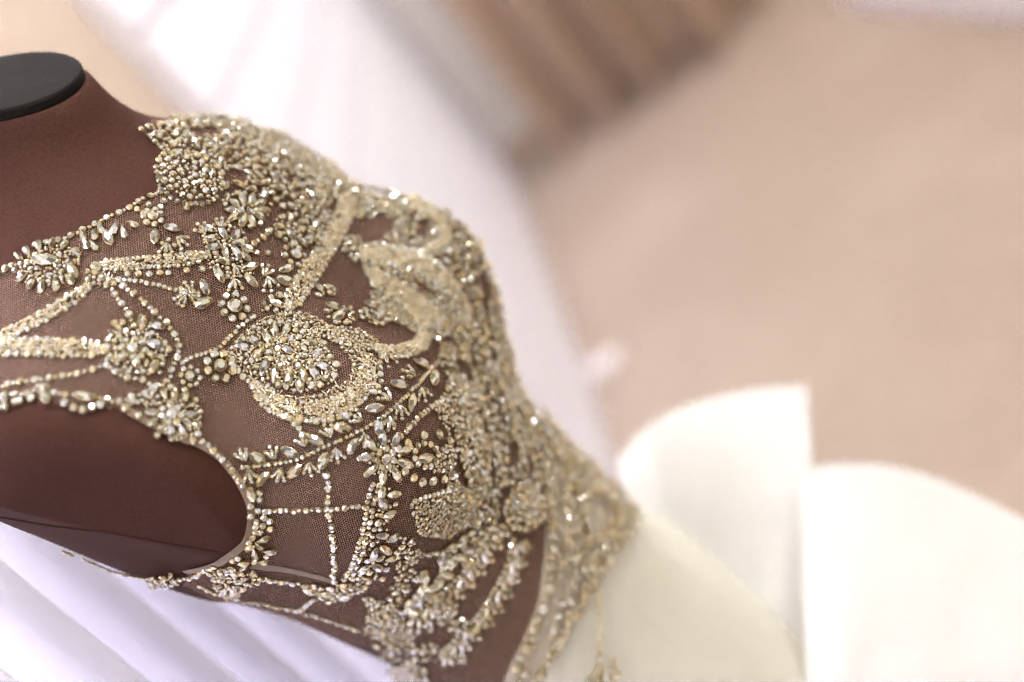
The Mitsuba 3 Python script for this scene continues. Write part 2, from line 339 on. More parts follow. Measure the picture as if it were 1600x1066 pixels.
# ------------------------------------------------------------------ the gown: control points in millimetres on the form, from the waist's centre
BEADWORK = [
["nav","shoulder_rosette",{"W":6.6},[[8,-88,375],[23.5,-90.5,365.5]]],
["tear","shoulder_rosette",{"W":4.91},[[4.5,-88.5,376.5],[-3,-83,382.5]]],
["tear","shoulder_rosette",{"W":4.91},[[8,-87.5,375.5],[3,-80.5,381.5]]],
["tear","shoulder_rosette",{"W":4.9},[[13,-86,374],[11.5,-78,379]]],
["tear","shoulder_rosette",{"W":4.89},[[18.5,-84.5,372],[19.5,-77,375.5]]],
["tear","shoulder_rosette",{"W":4.87},[[23,-85,369],[26.5,-78.5,370.5]]],
["tear","shoulder_rosette",{"W":4.86},[[27,-87,365],[32,-82.5,364]]],
["tear","shoulder_rosette",{"W":4.85},[[6.5,-96.5,371],[-0.5,-99,372]]],
["tear","shoulder_rosette",{"W":4.83},[[11,-99,367],[6.5,-104.5,366]]],
["tear","shoulder_rosette",{"W":4.81},[[15,-100,364.5],[13,-107,361]]],
["tear","shoulder_rosette",{"W":4.8},[[20.5,-99.5,361.5],[22,-106,356.5]]],
["tear","shoulder_rosette",{"W":4.8},[[25.5,-97,360],[29.5,-102,353.5]]],
["nav","shoulder_rosette",{"W":4.82},[[26.5,-91.5,362.5],[31,-98,355]]],
["round","shoulder_rosette",{"d":3.49},[[-2,-92.5,376.5]]],
["round","shoulder_rosette",{"d":3.51},[[-4.5,-89.5,379.5]]],
["round","shoulder_rosette",{"d":3.46},[[11,-96.5,368.5]]],
["round","shoulder_rosette",{"d":3.45},[[17.5,-97.5,364.5]]],
["round","shoulder_rosette",{"d":3.44},[[23.5,-95.5,362]]],
["round","shoulder_rosette",{"d":3.47},[[7.5,-93.5,372]]],
["round","shoulder_rosette",{"d":3.49},[[10,-86,375.5]]],
["round","shoulder_rosette",{"d":3.47},[[22.5,-86.5,368.5]]],
["round","shoulder_rosette",{"d":3.46},[[27,-90,363]]],
["round","shoulder_rosette",{"d":3.49},[[5,-89,376]]],
["chain","neckline_chain",{"d":4.92,"alt":0,"gap":1,"kind":"round"},[[-16,-93,382],[-11,-92,380.5],[-6,-89.5,380]]],
["chain","neckline_chain",{"d":3.9,"alt":2.48,"gap":1,"kind":"round"},[[7,-79.5,380.5],[17,-78.5,376],[26,-76,372],[32,-72,370],[38,-66.5,367.5],[43.5,-60,365.5],[47.5,-55.5,363],[51,-50,361.5],[54,-43.5,360],[57.5,-38,357],[59,-34.5,356]]],
["tear","neckline_spray",{"W":4.51},[[27,-84.5,366.5],[33,-86,361]]],
["tear","neckline_spray",{"W":4.53},[[32.5,-76,367],[35.5,-82,361]]],
["tear","neckline_spray",{"W":4.54},[[37.5,-70,366.5],[39,-77,361]]],
["tear","neckline_spray",{"W":4.52},[[36,-77,363.5],[39.5,-82,357.5]]],
["nav","neckline_spray",{"W":4.54},[[42,-70,362],[44.5,-77,354.5]]],
["tear","neckline_spray",{"W":4.56},[[46.5,-63,360.5],[45,-71.5,358]]],
["tear","neckline_spray",{"W":4.56},[[48,-64,358],[49.5,-71,352.5]]],
["tear","neckline_spray",{"W":4.59},[[49.5,-61.5,357.5],[54,-62,351.5]]],
["tear","neckline_spray",{"W":4.56},[[39.5,-65,367],[41.5,-72,361]]],
["tear","neckline_spray",{"W":4.54},[[32.5,-71,370],[34,-78.5,364.5]]],
["flower","stone_flower",{"rc":3.2,"n":7,"R":4.98,"d":3.92,"outer":0},[[58,-52.5,350]]],
["round","stone_flower",{"d":3.56},[[53,-51,358]]],
["round","stone_flower",{"d":3.58},[[56.5,-45.5,355.5]]],
["round","stone_flower",{"d":3.56},[[55,-52,354.5]]],
["round","stone_flower",{"d":3.59},[[60,-44.5,350.5]]],
["round","stone_flower",{"d":3.6},[[61,-39.5,351.5]]],
["nav","leaf_spray",{"W":4.98},[[61,-56,343],[66,-52.5,335.5]]],
["nav","leaf_spray",{"W":4.94},[[59,-59,345],[58,-68.5,340.5]]],
["tear","leaf_spray",{"W":2.82},[[62,-63.5,336.5],[62.5,-67.5,332]]],
["round","leaf_spray",{"d":2.47},[[63,-67.5,331.5]]],
["tear","leaf_spray",{"W":2.82},[[62,-63.5,336.5],[61,-70,333.5]]],
["round","leaf_spray",{"d":2.46},[[61,-70.5,333]]],
["tear","leaf_spray",{"W":2.82},[[62,-63.5,336.5],[60,-69.5,336]]],
["round","leaf_spray",{"d":2.46},[[59.5,-70.5,336]]],
["tear","leaf_spray",{"W":2.84},[[64.5,-58.5,335],[67.5,-55,331]]],
["round","leaf_spray",{"d":2.5},[[67.5,-55,330.5]]],
["tear","leaf_spray",{"W":2.84},[[64.5,-58.5,335],[67,-59,329]]],
["round","leaf_spray",{"d":2.49},[[67,-59,328]]],
["tear","leaf_spray",{"W":2.84},[[64.5,-58.5,335],[65.5,-62.5,329.5]]],
["round","leaf_spray",{"d":2.48},[[65.5,-63,329]]],
["round","leaf_spray",{"d":2.82},[[60.5,-65.5,338]]],
["round","leaf_spray",{"d":2.83},[[62.5,-61.5,337]]],
["round","leaf_spray",{"d":2.83},[[64,-63,333]]],
["band","bugle_band",{"w":8.75,"edge":3.15,"dens":1},[[37,-90.5,354.5],[47.5,-85.5,345.5],[57.5,-77,335],[65.5,-68,325],[72,-57,317]]],
["round","bugle_band",{"d":3.45},[[49,-89,340]]],
["round","bugle_band",{"d":3.46},[[52.5,-87,336.5]]],
["round","bugle_band",{"d":3.47},[[55.5,-84.5,332.5]]],
["round","bugle_band",{"d":3.48},[[58.5,-81.5,329]]],
["round","bugle_band",{"d":3.49},[[61,-79,326]]],
["round","bugle_band",{"d":3.52},[[65.5,-72.5,320]]],
["round","bugle_band",{"d":3.54},[[69.5,-67,314.5]]],
["band","bugle_band",{"w":9.18,"edge":3.06,"dens":1},[[35.5,-100.5,348.5],[27.5,-109.5,350.5],[17,-118,352.5],[3.5,-124.5,356],[-14.5,-129,359.5]]],
["band","bugle_band",{"w":12.05,"edge":3.68,"dens":1},[[-13.5,-133,357.5],[6,-136,349.5],[19.5,-136.5,341.5],[30.5,-135,333],[40.5,-130.5,322.5]]],
["round","bugle_band",{"d":3.43},[[35,-98,351]]],
["round","bugle_band",{"d":3.44},[[38,-94,351]]],
["round","bugle_band",{"d":3.43},[[40,-95,347.5]]],
["round","bugle_band",{"d":3.43},[[42.5,-95.5,344.5]]],
["round","bugle_band",{"d":3.43},[[44,-96.5,341.5]]],
["round","bugle_band",{"d":3.44},[[46,-93.5,341]]],
["fill","shoulder_rosette",{"mix":"fine","sz":1,"lift":0},[[-1,-88,379],[5.5,-83,379],[16,-81.5,375],[25.5,-81.5,369.5],[32.5,-85,362],[32,-94.5,356],[26.5,-101,356.5],[14,-104.5,362],[4.5,-100,369.5],[-1,-94,375.5]]],
["fill","bead_knot",{"mix":"seed","sz":1,"lift":0},[[34,-93,355.5],[40.5,-91.5,350],[46,-94,341.5],[43.5,-99,341],[36.5,-100,348.5]]],
["flower","stone_cluster",{"rc":3.36,"n":8,"R":5.71,"d":4.03,"outer":0},[[47.5,-125,314]]],
["nav","stone_cluster",{"W":5.09},[[54.5,-116.5,303],[50.5,-118.5,312]]],
["nav","stone_cluster",{"W":4.35},[[47.5,-128,311.5],[48,-135,306]]],
["nav","stone_cluster",{"W":4.7},[[52.5,-124.5,301.5],[50,-133.5,300.5]]],
["nav","stone_cluster",{"W":4.1},[[52.5,-109,316.5],[56,-107,309]]],
["nav","stone_cluster",{"W":4.42},[[51,-106,322],[50.5,-113.5,316.5]]],
["tear","stone_cluster",{"W":4.38},[[50,-123,309.5],[52,-124.5,303.5]]],
["nav","stone_cluster",{"W":4.34},[[46,-129,314],[42.5,-135.5,316.5]]],
["round","stone_cluster",{"d":3.72},[[43,-116,328.5]]],
["round","stone_cluster",{"d":3.72},[[45.5,-114.5,326]]],
["round","stone_cluster",{"d":3.71},[[44,-118,325.5]]],
["round","stone_cluster",{"d":3.7},[[44,-122.5,322.5]]],
["round","stone_cluster",{"d":3.71},[[46,-118,322]]],
["round","stone_cluster",{"d":3.73},[[51.5,-114.5,313]]],
["round","stone_cluster",{"d":3.75},[[55,-114,304.5]]],
["round","stone_cluster",{"d":3.74},[[55.5,-116,301]]],
["round","stone_cluster",{"d":3.74},[[52.5,-113,312]]],
["round","stone_cluster",{"d":3.68},[[43,-129,319.5]]],
["round","stone_cluster",{"d":3.67},[[43,-133,316.5]]],
["round","stone_cluster",{"d":3.65},[[45.5,-138,308.5]]],
["round","stone_cluster",{"d":3.67},[[49,-134.5,303.5]]],
["round","stone_cluster",{"d":3.68},[[40.5,-126,325]]],
["round","stone_cluster",{"d":3.66},[[41,-134,319.5]]],
["round","stone_cluster",{"d":3.72},[[53.5,-122,301.5]]],
["fill","stone_cluster",{"mix":"fine","sz":1,"lift":0},[[41,-121.5,328],[53,-109.5,315],[55.5,-115,301.5],[52.5,-129.5,296.5],[45.5,-139.5,307.5],[39.5,-138,319]]],
["chain","stone_chain",{"d":4.09,"alt":2.39,"gap":1,"kind":"round"},[[40.5,-98,345],[43.5,-100,340],[45,-103.5,335],[47,-107.5,328.5],[48,-110.5,324],[48.5,-113.5,320.5]]],
["chain","stone_chain",{"d":4.06,"alt":2.71,"gap":1,"kind":"round"},[[46,-95.5,340],[49,-97.5,333.5],[52,-99.5,326],[55,-102,317.5],[56.5,-103.5,310.5],[58,-106.5,304.5],[58,-111.5,297.5],[56.5,-117.5,295],[55,-123.5,293.5],[54,-130,291],[51.5,-136.5,293.5],[50,-137.5,298],[48,-138,302],[44,-141,309.5],[41,-139.5,316.5]]],
["chain","stone_chain",{"d":3.95,"alt":2.63,"gap":1,"kind":"round"},[[-7,-158.5,344],[0.5,-157,342.5],[9.5,-155.5,338.5],[18,-154,334],[24.5,-151.5,330],[30,-149,326],[35,-144.5,322],[40,-138.5,318]]],
["chain","armhole_chain",{"d":3.61,"alt":2.29,"gap":1,"kind":"round"},[[-7.5,-161,342.5],[1,-161,339.5],[9.5,-162,335],[15.5,-160,332.5],[23.5,-160,326],[30,-159,319.5],[36.5,-156.5,312],[40.5,-155.5,306.5],[43,-153,302],[46,-148.5,300],[48,-144.5,297],[50,-139.5,295]]],
["nav","armhole_chain",{"W":4.89},[[15,-159,333.5],[21.5,-158.5,328.5]]],
["nav","armhole_chain",{"W":4.55},[[18,-160,331],[20.5,-165.5,324]]],
["nav","armhole_chain",{"W":4.56},[[30,-159,319.5],[36.5,-157.5,312]]],
["nav","armhole_chain",{"W":4.58},[[-1,-160.5,341],[0.5,-167,336]]],
["round","armhole_chain",{"d":3.92},[[-3,-167,337.5]]],
["round","armhole_chain",{"d":3.91},[[0.5,-167.5,336]]],
["round","armhole_chain",{"d":3.89},[[26.5,-163.5,320.5]]],
["round","armhole_chain",{"d":3.89},[[29,-164,316]]],
["round","armhole_chain",{"d":3.89},[[32,-163.5,312.5]]],
["round","armhole_chain",{"d":3.9},[[35,-161.5,310.5]]],
["round","armhole_chain",{"d":3.91},[[37.5,-159,308.5]]],
["round","armhole_chain",{"d":3.91},[[5.5,-165.5,335]]],
["round","armhole_chain",{"d":3.9},[[8,-165,334]]],
["round","armhole_chain",{"d":3.9},[[13,-163.5,331.5]]],
["round","armhole_chain",{"d":3.93},[[43.5,-156,298.5]]],
["round","armhole_chain",{"d":3.95},[[45.5,-151,298.5]]],
["round","armhole_chain",{"d":3.94},[[46.5,-155.5,292]]],
["round","armhole_chain",{"d":3.96},[[48.5,-154.5,284.5]]],
["round","armhole_chain",{"d":3.97},[[50,-154,277]]],
["round","armhole_chain",{"d":4},[[52,-150.5,270.5]]],
["round","armhole_chain",{"d":4.02},[[53,-149.5,263.5]]],
["round","armhole_chain",{"d":4.04},[[54.5,-145,263]]],
["chain","armhole_chain",{"d":2.97,"alt":0,"gap":1,"kind":"round"},[[43,-156.5,300],[44.5,-153,299],[47,-149.5,296],[49,-144.5,294.5],[50.5,-139.5,293.5]]],
["flower","armhole_rosette",{"rc":3.33,"n":7,"R":5,"d":4.33,"outer":0},[[52,-145.5,280]]],
["tear","armhole_rosette",{"W":4.01},[[52,-141.5,285.5],[52,-137,291.5]]],
["nav","armhole_rosette",{"W":4.03},[[53.5,-139.5,283],[54.5,-132,286.5]]],
["nav","armhole_rosette",{"W":4.04},[[54,-138.5,280],[56.5,-130.5,280]]],
["tear","armhole_rosette",{"W":4.05},[[54.5,-139,277],[57,-132.5,273.5]]],
["nav","armhole_rosette",{"W":4.04},[[54,-141.5,275],[56.5,-137,268.5]]],
["nav","armhole_rosette",{"W":4.02},[[53.5,-144.5,274.5],[54.5,-144,267]]],
["tear","armhole_rosette",{"W":4},[[52.5,-147.5,275],[52,-150.5,268.5]]],
["nav","armhole_rosette",{"W":3.98},[[51.5,-150,277.5],[50,-156,273]]],
["nav","armhole_rosette",{"W":3.96},[[50.5,-151,280.5],[48,-158.5,279.5]]],
["tear","armhole_rosette",{"W":3.96},[[50,-150.5,283.5],[47,-157.5,286]]],
["nav","armhole_rosette",{"W":3.96},[[50,-149,285.5],[47.5,-153,291]]],
["round","armhole_rosette",{"d":3.36},[[54,-133,288.5]]],
["round","armhole_rosette",{"d":3.38},[[56,-130,282]]],
["round","armhole_rosette",{"d":3.39},[[57.5,-131,274.5]]],
["round","armhole_rosette",{"d":3.39},[[57,-135,269]]],
["round","armhole_rosette",{"d":3.37},[[55,-142,266.5]]],
["round","armhole_rosette",{"d":3.34},[[52.5,-149.5,268]]],
["round","armhole_rosette",{"d":3.31},[[50,-155.5,272.5]]],
["round","armhole_rosette",{"d":3.29},[[48,-158.5,279]]],
["fill","armhole_rosette",{"mix":"fine","sz":1,"lift":0},[[48.5,-146,295],[53.5,-133.5,288],[57.5,-133.5,270],[55,-144,261.5],[50.5,-155.5,270.5],[47.5,-156.5,285]]],
["chain","armhole_chain",{"d":4.08,"alt":2.72,"gap":1,"kind":"round"},[[54,-147.5,260.5],[54.5,-145.5,255.5],[54.5,-146,249.5],[54.5,-146,244],[54.5,-146,239],[54,-147,233.5],[53.5,-147.5,229],[53,-147.5,224.5]]],
["nav","armhole_chain",{"W":4.83},[[54.5,-146,223],[51.5,-149,215]]],
["round","armhole_chain",{"d":3.81},[[54,-147,213.5]]],
["round","armhole_chain",{"d":3.8},[[49.5,-150.5,214.5]]],
["round","armhole_chain",{"d":3.81},[[50,-149.5,209.5]]],
["round","armhole_chain",{"d":3.83},[[49,-149.5,204]]],
["round","armhole_chain",{"d":3.82},[[45.5,-152.5,205.5]]],
["round","armhole_chain",{"d":3.84},[[45.5,-151,201]]],
["round","armhole_chain",{"d":3.83},[[43.5,-153.5,204]]],
["round","armhole_chain",{"d":3.83},[[41.5,-154,201.5]]],
["round","armhole_chain",{"d":3.84},[[49.5,-148.5,200]]],
["round","armhole_chain",{"d":3.85},[[46.5,-149.5,196.5]]],
["round","armhole_chain",{"d":3.8},[[56,-145,216]]],
["round","armhole_chain",{"d":3.81},[[46,-153,210.5]]],
["round","armhole_chain",{"d":3.84},[[38.5,-156,200]]],
["round","armhole_chain",{"d":3.84},[[36,-158,199.5]]],
["round","armhole_chain",{"d":3.82},[[51.5,-148,206.5]]],
["round","armhole_chain",{"d":3.84},[[42,-153,199]]],
["tear","armhole_chain",{"W":4.56},[[38,-155,196.5],[42.5,-151,193]]],
["tear","armhole_chain",{"W":4.54},[[36,-156,195.5],[32.5,-160.5,199]]],
["tear","armhole_chain",{"W":4.58},[[34.5,-157,195.5],[28,-157,187.5]]],
["tear","armhole_chain",{"W":4.61},[[34.5,-154,189],[35.5,-149.5,182]]],
["tear","armhole_chain",{"W":4.57},[[37.5,-156,198],[35,-153.5,189.5]]],
["tear","armhole_chain",{"W":4.63},[[27.5,-156.5,186.5],[29,-151.5,180]]],
["tear","armhole_chain",{"W":4.58},[[28,-158.5,190],[23.5,-161.5,194]]],
["round","armhole_chain",{"d":3.54},[[27,-157.5,187]]],
["round","armhole_chain",{"d":3.5},[[26.5,-161.5,195.5]]],
["round","armhole_chain",{"d":3.51},[[23,-162,195.5]]],
["round","armhole_chain",{"d":3.55},[[31.5,-152.5,184]]],
["round","armhole_chain",{"d":3.55},[[36,-150,183]]],
["chain","stone_chain",{"d":3.49,"alt":2.79,"gap":1,"kind":"round"},[[52,-148,206],[58,-145,200],[65.5,-142.5,193.5],[74,-140.5,187.5],[79,-139,183.5],[85.5,-136,178.5],[91,-132.5,172.5]]],
["chain","stone_chain",{"d":4.26,"alt":2.84,"gap":1,"kind":"round"},[[88.5,-132.5,203],[87,-134,198.5],[83.5,-137,192.5],[79,-139,188],[76,-140,183],[73,-140.5,178.5],[70.5,-141,174],[65.5,-141,167.5],[59.5,-140.5,161],[52.5,-139.5,154],[49,-138,149.5],[41,-136,144],[33.5,-133,136.5]]],
["chain","leaf_branch",{"d":2.83,"alt":0,"gap":1,"kind":"round"},[[56.5,-143,233.5],[63,-138,226.5],[69.5,-135,222],[77,-133,217.5],[84.5,-130.5,215],[92,-126.5,213],[98.5,-122.5,210],[104.5,-117.5,207],[110,-111.5,203.5],[115,-103.5,200],[118.5,-95,197.5],[121,-85.5,195],[122,-70,191],[119,-47.5,184],[109,-16,172.5]]],
["nav","leaf_branch",{"W":5.17},[[62.5,-135.5,234.5],[66,-136,225.5]]],
["nav","leaf_branch",{"W":5.17},[[76.5,-129.5,225.5],[82,-131,217]]],
["nav","leaf_branch",{"W":5.17},[[90,-123.5,221.5],[94.5,-125,213]]],
["nav","leaf_branch",{"W":5.19},[[100.5,-117,216.5],[106,-114.5,208.5]]],
["nav","leaf_branch",{"W":5.27},[[112.5,-103.5,209.5],[117,-96.5,202]]],
["nav","leaf_branch",{"W":5.4},[[119,-83,206],[121.5,-74.5,196.5]]],
["nav","leaf_branch",{"W":5.64},[[118.5,-52,197.5],[117,-41.5,183.5]]],
["nav","leaf_branch",{"W":5.18},[[57.5,-143.5,219.5],[65.5,-138,221.5]]],
["nav","leaf_branch",{"W":5.18},[[72,-137.5,212.5],[81.5,-133,212.5]]],
["nav","leaf_branch",{"W":5.17},[[87,-132.5,205.5],[94,-126.5,209]]],
["nav","leaf_branch",{"W":5.2},[[100.5,-124,201],[106.5,-116.5,203.5]]],
["nav","leaf_branch",{"W":5.26},[[111.5,-111,196],[115.5,-102.5,200.5]]],
["nav","leaf_branch",{"W":5.4},[[121,-88.5,188.5],[122,-76.5,191]]],
["nav","leaf_branch",{"W":5.66},[[121.5,-59,180],[116,-37.5,178.5]]],
["tear","leaf_branch",{"W":2.74},[[59,-139.5,233.5],[58,-140,239.5]]],
["round","leaf_branch",{"d":2.4},[[58,-140,240]]],
["tear","leaf_branch",{"W":2.75},[[59,-139.5,233.5],[60,-137.5,239.5]]],
["round","leaf_branch",{"d":2.4},[[60,-137,240]]],
["tear","leaf_branch",{"W":2.75},[[59,-139.5,233.5],[62,-135.5,237]]],
["round","leaf_branch",{"d":2.41},[[62,-135.5,237.5]]],
["tear","leaf_branch",{"W":2.76},[[71,-134,223],[69,-133,228.5]]],
["round","leaf_branch",{"d":2.41},[[68.5,-133,229]]],
["tear","leaf_branch",{"W":2.76},[[71,-134,223],[71.5,-131,228.5]]],
["round","leaf_branch",{"d":2.41},[[71.5,-130.5,229.5]]],
["tear","leaf_branch",{"W":2.76},[[71,-134,223],[74.5,-130.5,226.5]]],
["round","leaf_branch",{"d":2.41},[[74.5,-130,227]]],
["tear","leaf_branch",{"W":2.76},[[87,-127.5,218],[84.5,-126.5,223]]],
["round","leaf_branch",{"d":2.41},[[84,-126.5,223.5]]],
["tear","leaf_branch",{"W":2.76},[[87,-127.5,218],[87,-124.5,223.5]]],
["round","leaf_branch",{"d":2.41},[[87,-124,224]]],
["tear","leaf_branch",{"W":2.76},[[87,-127.5,218],[90,-124,221.5]]],
["round","leaf_branch",{"d":2.41},[[90,-123.5,222]]],
["tear","leaf_branch",{"W":2.76},[[98.5,-121.5,213],[96,-121,218]]],
["round","leaf_branch",{"d":2.41},[[95.5,-121,218.5]]],
["tear","leaf_branch",{"W":2.76},[[98.5,-121.5,213],[98,-118.5,218.5]]],
["round","leaf_branch",{"d":2.42},[[98,-118,219.5]]],
["tear","leaf_branch",{"W":2.76},[[98.5,-121.5,213],[100.5,-117.5,216.5]]],
["round","leaf_branch",{"d":2.42},[[100.5,-117,217]]],
["tear","leaf_branch",{"W":2.78},[[110.5,-109,206.5],[107.5,-111.5,211]]],
["round","leaf_branch",{"d":2.43},[[107,-112,211.5]]],
["tear","leaf_branch",{"W":2.79},[[110.5,-109,206.5],[108.5,-109,212.5]]],
["round","leaf_branch",{"d":2.43},[[108,-109,213.5]]],
["tear","leaf_branch",{"W":2.79},[[110.5,-109,206.5],[110.5,-106,211.5]]],
["round","leaf_branch",{"d":2.44},[[110.5,-105.5,212.5]]],
["tear","leaf_branch",{"W":2.92},[[121.5,-63,193],[121,-70.5,199.5]]],
["round","leaf_branch",{"d":2.54},[[121,-71,200]]],
["tear","leaf_branch",{"W":2.93},[[121.5,-63,193],[120.5,-65,200.5]]],
["round","leaf_branch",{"d":2.56},[[120.5,-65.5,201.5]]],
["tear","leaf_branch",{"W":2.95},[[121.5,-63,193],[120,-58.5,198]]],
["round","leaf_branch",{"d":2.58},[[120,-58,198.5]]],
["tear","leaf_branch",{"W":2.83},[[119,-90.5,200.5],[117,-93.5,206]]],
["round","leaf_branch",{"d":2.47},[[117,-94,207]]],
["tear","leaf_branch",{"W":2.84},[[119,-90.5,200.5],[117.5,-90,207]]],
["round","leaf_branch",{"d":2.48},[[117.5,-90,208]]],
["tear","leaf_branch",{"W":2.85},[[119,-90.5,200.5],[119,-86,205]]],
["round","leaf_branch",{"d":2.49},[[119,-85.5,205.5]]],
["tear","leaf_branch",{"W":2.75},[[58.5,-141.5,230.5],[59,-141.5,224]]],
["round","leaf_branch",{"d":2.41},[[59.5,-141.5,223.5]]],
["tear","leaf_branch",{"W":2.75},[[58.5,-141.5,230.5],[56.5,-144,224]]],
["round","leaf_branch",{"d":2.41},[[56.5,-144,223.5]]],
["tear","leaf_branch",{"W":2.75},[[58.5,-141.5,230.5],[55,-145.5,227]]],
["round","leaf_branch",{"d":2.4},[[54.5,-146,227]]],
["tear","leaf_branch",{"W":2.76},[[72,-135.5,218],[69.5,-138,212.5]]],
["round","leaf_branch",{"d":2.42},[[69.5,-138.5,212]]],
["tear","leaf_branch",{"W":2.76},[[72,-135.5,218],[66.5,-139,214.5]]],
["round","leaf_branch",{"d":2.42},[[66,-139.5,214.5]]],
["tear","leaf_branch",{"W":2.76},[[72,-135.5,218],[66,-138.5,218]]],
["round","leaf_branch",{"d":2.42},[[65.5,-138.5,218]]],
["tear","leaf_branch",{"W":2.76},[[85.5,-131.5,211.5],[86,-133,206]]],
["round","leaf_branch",{"d":2.42},[[86,-133,205]]],
["tear","leaf_branch",{"W":2.76},[[85.5,-131.5,211.5],[82.5,-134.5,206.5]]],
["round","leaf_branch",{"d":2.42},[[82.5,-135,205.5]]],
["tear","leaf_branch",{"W":2.76},[[85.5,-131.5,211.5],[80.5,-134.5,209.5]]],
["round","leaf_branch",{"d":2.42},[[80,-135,209]]],
["tear","leaf_branch",{"W":2.76},[[98,-124,208],[98.5,-125.5,202]]],
["round","leaf_branch",{"d":2.42},[[99,-125.5,201]]],
["tear","leaf_branch",{"W":2.76},[[98,-124,208],[96,-127.5,202.5]]],
["round","leaf_branch",{"d":2.42},[[95.5,-128,201.5]]],
["tear","leaf_branch",{"W":2.76},[[98,-124,208],[94,-128,205.5]]],
["round","leaf_branch",{"d":2.42},[[93.5,-128.5,205]]],
["tear","leaf_branch",{"W":2.79},[[109.5,-113,202.5],[109.5,-114.5,196.5]]],
["round","leaf_branch",{"d":2.44},[[109.5,-114.5,195.5]]],
["tear","leaf_branch",{"W":2.78},[[109.5,-113,202.5],[107.5,-117,197.5]]],
["round","leaf_branch",{"d":2.44},[[107,-117.5,197]]],
["tear","leaf_branch",{"W":2.78},[[109.5,-113,202.5],[106,-118,201]]],
["round","leaf_branch",{"d":2.43},[[105.5,-118.5,201]]],
["tear","leaf_branch",{"W":2.83},[[117.5,-98.5,197],[117,-101,191]]],
["round","leaf_branch",{"d":2.47},[[117,-101.5,190.5]]],
["tear","leaf_branch",{"W":2.82},[[117.5,-98.5,197],[115.5,-104.5,193]]],
["round","leaf_branch",{"d":2.46},[[115.5,-105,193]]],
["tear","leaf_branch",{"W":2.82},[[117.5,-98.5,197],[115,-105,197]]],
["round","leaf_branch",{"d":2.46},[[114.5,-106,197]]],
["tear","leaf_branch",{"W":2.86},[[120,-89.5,195.5],[120.5,-89.5,188.5]]],
["round","leaf_branch",{"d":2.5},[[120.5,-89.5,188]]],
["tear","leaf_branch",{"W":2.85},[[120,-89.5,195.5],[119.5,-94,190]]],
["round","leaf_branch",{"d":2.49},[[119.5,-94.5,189.5]]],
["tear","leaf_branch",{"W":2.84},[[120,-89.5,195.5],[118.5,-96.5,194]]],
["round","leaf_branch",{"d":2.48},[[118.5,-97,193.5]]],
["tear","leaf_branch",{"W":2.95},[[122,-66.5,187.5],[122,-65,180]]],
["round","leaf_branch",{"d":2.59},[[122,-64.5,179]]],
["tear","leaf_branch",{"W":2.93},[[122,-66.5,187.5],[122.5,-72,182.5]]],
["round","leaf_branch",{"d":2.56},[[122.5,-72.5,181.5]]],
["tear","leaf_branch",{"W":2.92},[[122,-66.5,187.5],[122.5,-76,186.5]]],
["round","leaf_branch",{"d":2.54},[[122.5,-76.5,186.5]]],
["nav","paisley_motif",{"W":4.24},[[86.5,-85.5,258],[91.5,-87.5,250.5]]],
["nav","paisley_motif",{"W":4.22},[[75.5,-96.5,265.5],[80.5,-89.5,263.5]]],
["nav","paisley_motif",{"W":4.23},[[76.5,-85.5,274.5],[78.5,-89.5,267]]],
["nav","paisley_motif",{"W":4.27},[[84,-73.5,269],[85,-81.5,262.5]]],
["nav","paisley_motif",{"W":4.29},[[89,-69,262],[87.5,-79.5,260]]],
["nav","paisley_motif",{"W":4.2},[[81.5,-94,259],[78,-102,257]]],
["nav","paisley_motif",{"W":4.2},[[83.5,-96.5,254.5],[83,-104.5,249.5]]],
["nav","paisley_motif",{"W":4.19},[[89.5,-97.5,248],[88,-106,243.5]]],
["nav","paisley_motif",{"W":4.2},[[94.5,-94.5,244.5],[95,-102.5,239]]],
["nav","paisley_motif",{"W":4.2},[[97.5,-92.5,242],[100.5,-99,235.5]]],
["nav","paisley_motif",{"W":4.28},[[94,-78.5,251.5],[99.5,-78,244.5]]],
["nav","paisley_motif",{"W":4.26},[[97.5,-85.5,245],[102.5,-80.5,240]]],
["nav","paisley_motif",{"W":4.22},[[99.5,-90,240.5],[105,-91.5,233.5]]],
["nav","paisley_motif",{"W":4.25},[[81,-81,269.5],[83,-86.5,262]]],
["nav","paisley_motif",{"W":4.18},[[93,-100,243],[93,-107.5,237]]],
["nav","paisley_motif",{"W":4.21},[[72,-93.5,276],[76,-92.5,268.5]]],
["fill","paisley_motif",{"mix":"paisley","sz":1,"lift":0},[[73,-89.5,277],[78.5,-79.5,275.5],[85,-70,268.5],[90.5,-66,259.5],[96.5,-67.5,249.5],[103.5,-78.5,239],[107,-89,231.5],[105.5,-97.5,229.5],[98.5,-104.5,234],[90.5,-108.5,239],[83.5,-107.5,246.5],[77.5,-102,257],[74,-97,268],[71.5,-95,275]]],
["fill","paisley_border",{"mix":"seed","sz":1,"lift":0},[[67.5,-100,280],[73.5,-86.5,279.5],[79.5,-75.5,276.5],[86,-65,269],[92,-57.5,258.5],[99,-57.5,246],[107,-62,233.5],[113,-63,223],[116.5,-68.5,215],[117.5,-86.5,210],[114,-97.5,212],[107.5,-108,216.5],[96.5,-115.5,225],[86,-117,234.5],[79,-114,244],[74,-109,255],[70,-104,268],[68,-102,276]],[[[99,-71,245.5],[106.5,-73,236],[111,-81.5,227.5],[110.5,-90,225],[107.5,-97.5,226.5],[106,-95.5,230],[106.5,-87.5,233],[102.5,-79,240]],[[75,-100,262.5],[81,-107,249],[89.5,-109.5,239],[100,-105,231],[105,-99.5,228.5],[104.5,-98,230.5],[98,-103.5,235],[90.5,-107,240],[84,-106,247],[78.5,-101,257]]]],
["band","paisley_border",{"w":11.9,"edge":3.15,"dens":1},[[73.5,-107.5,257],[79.5,-113,244.5],[86.5,-115.5,235.5],[96.5,-113.5,227.5],[106,-107,220.5],[112.5,-97,217],[115,-85.5,217.5],[114,-75,222]]],
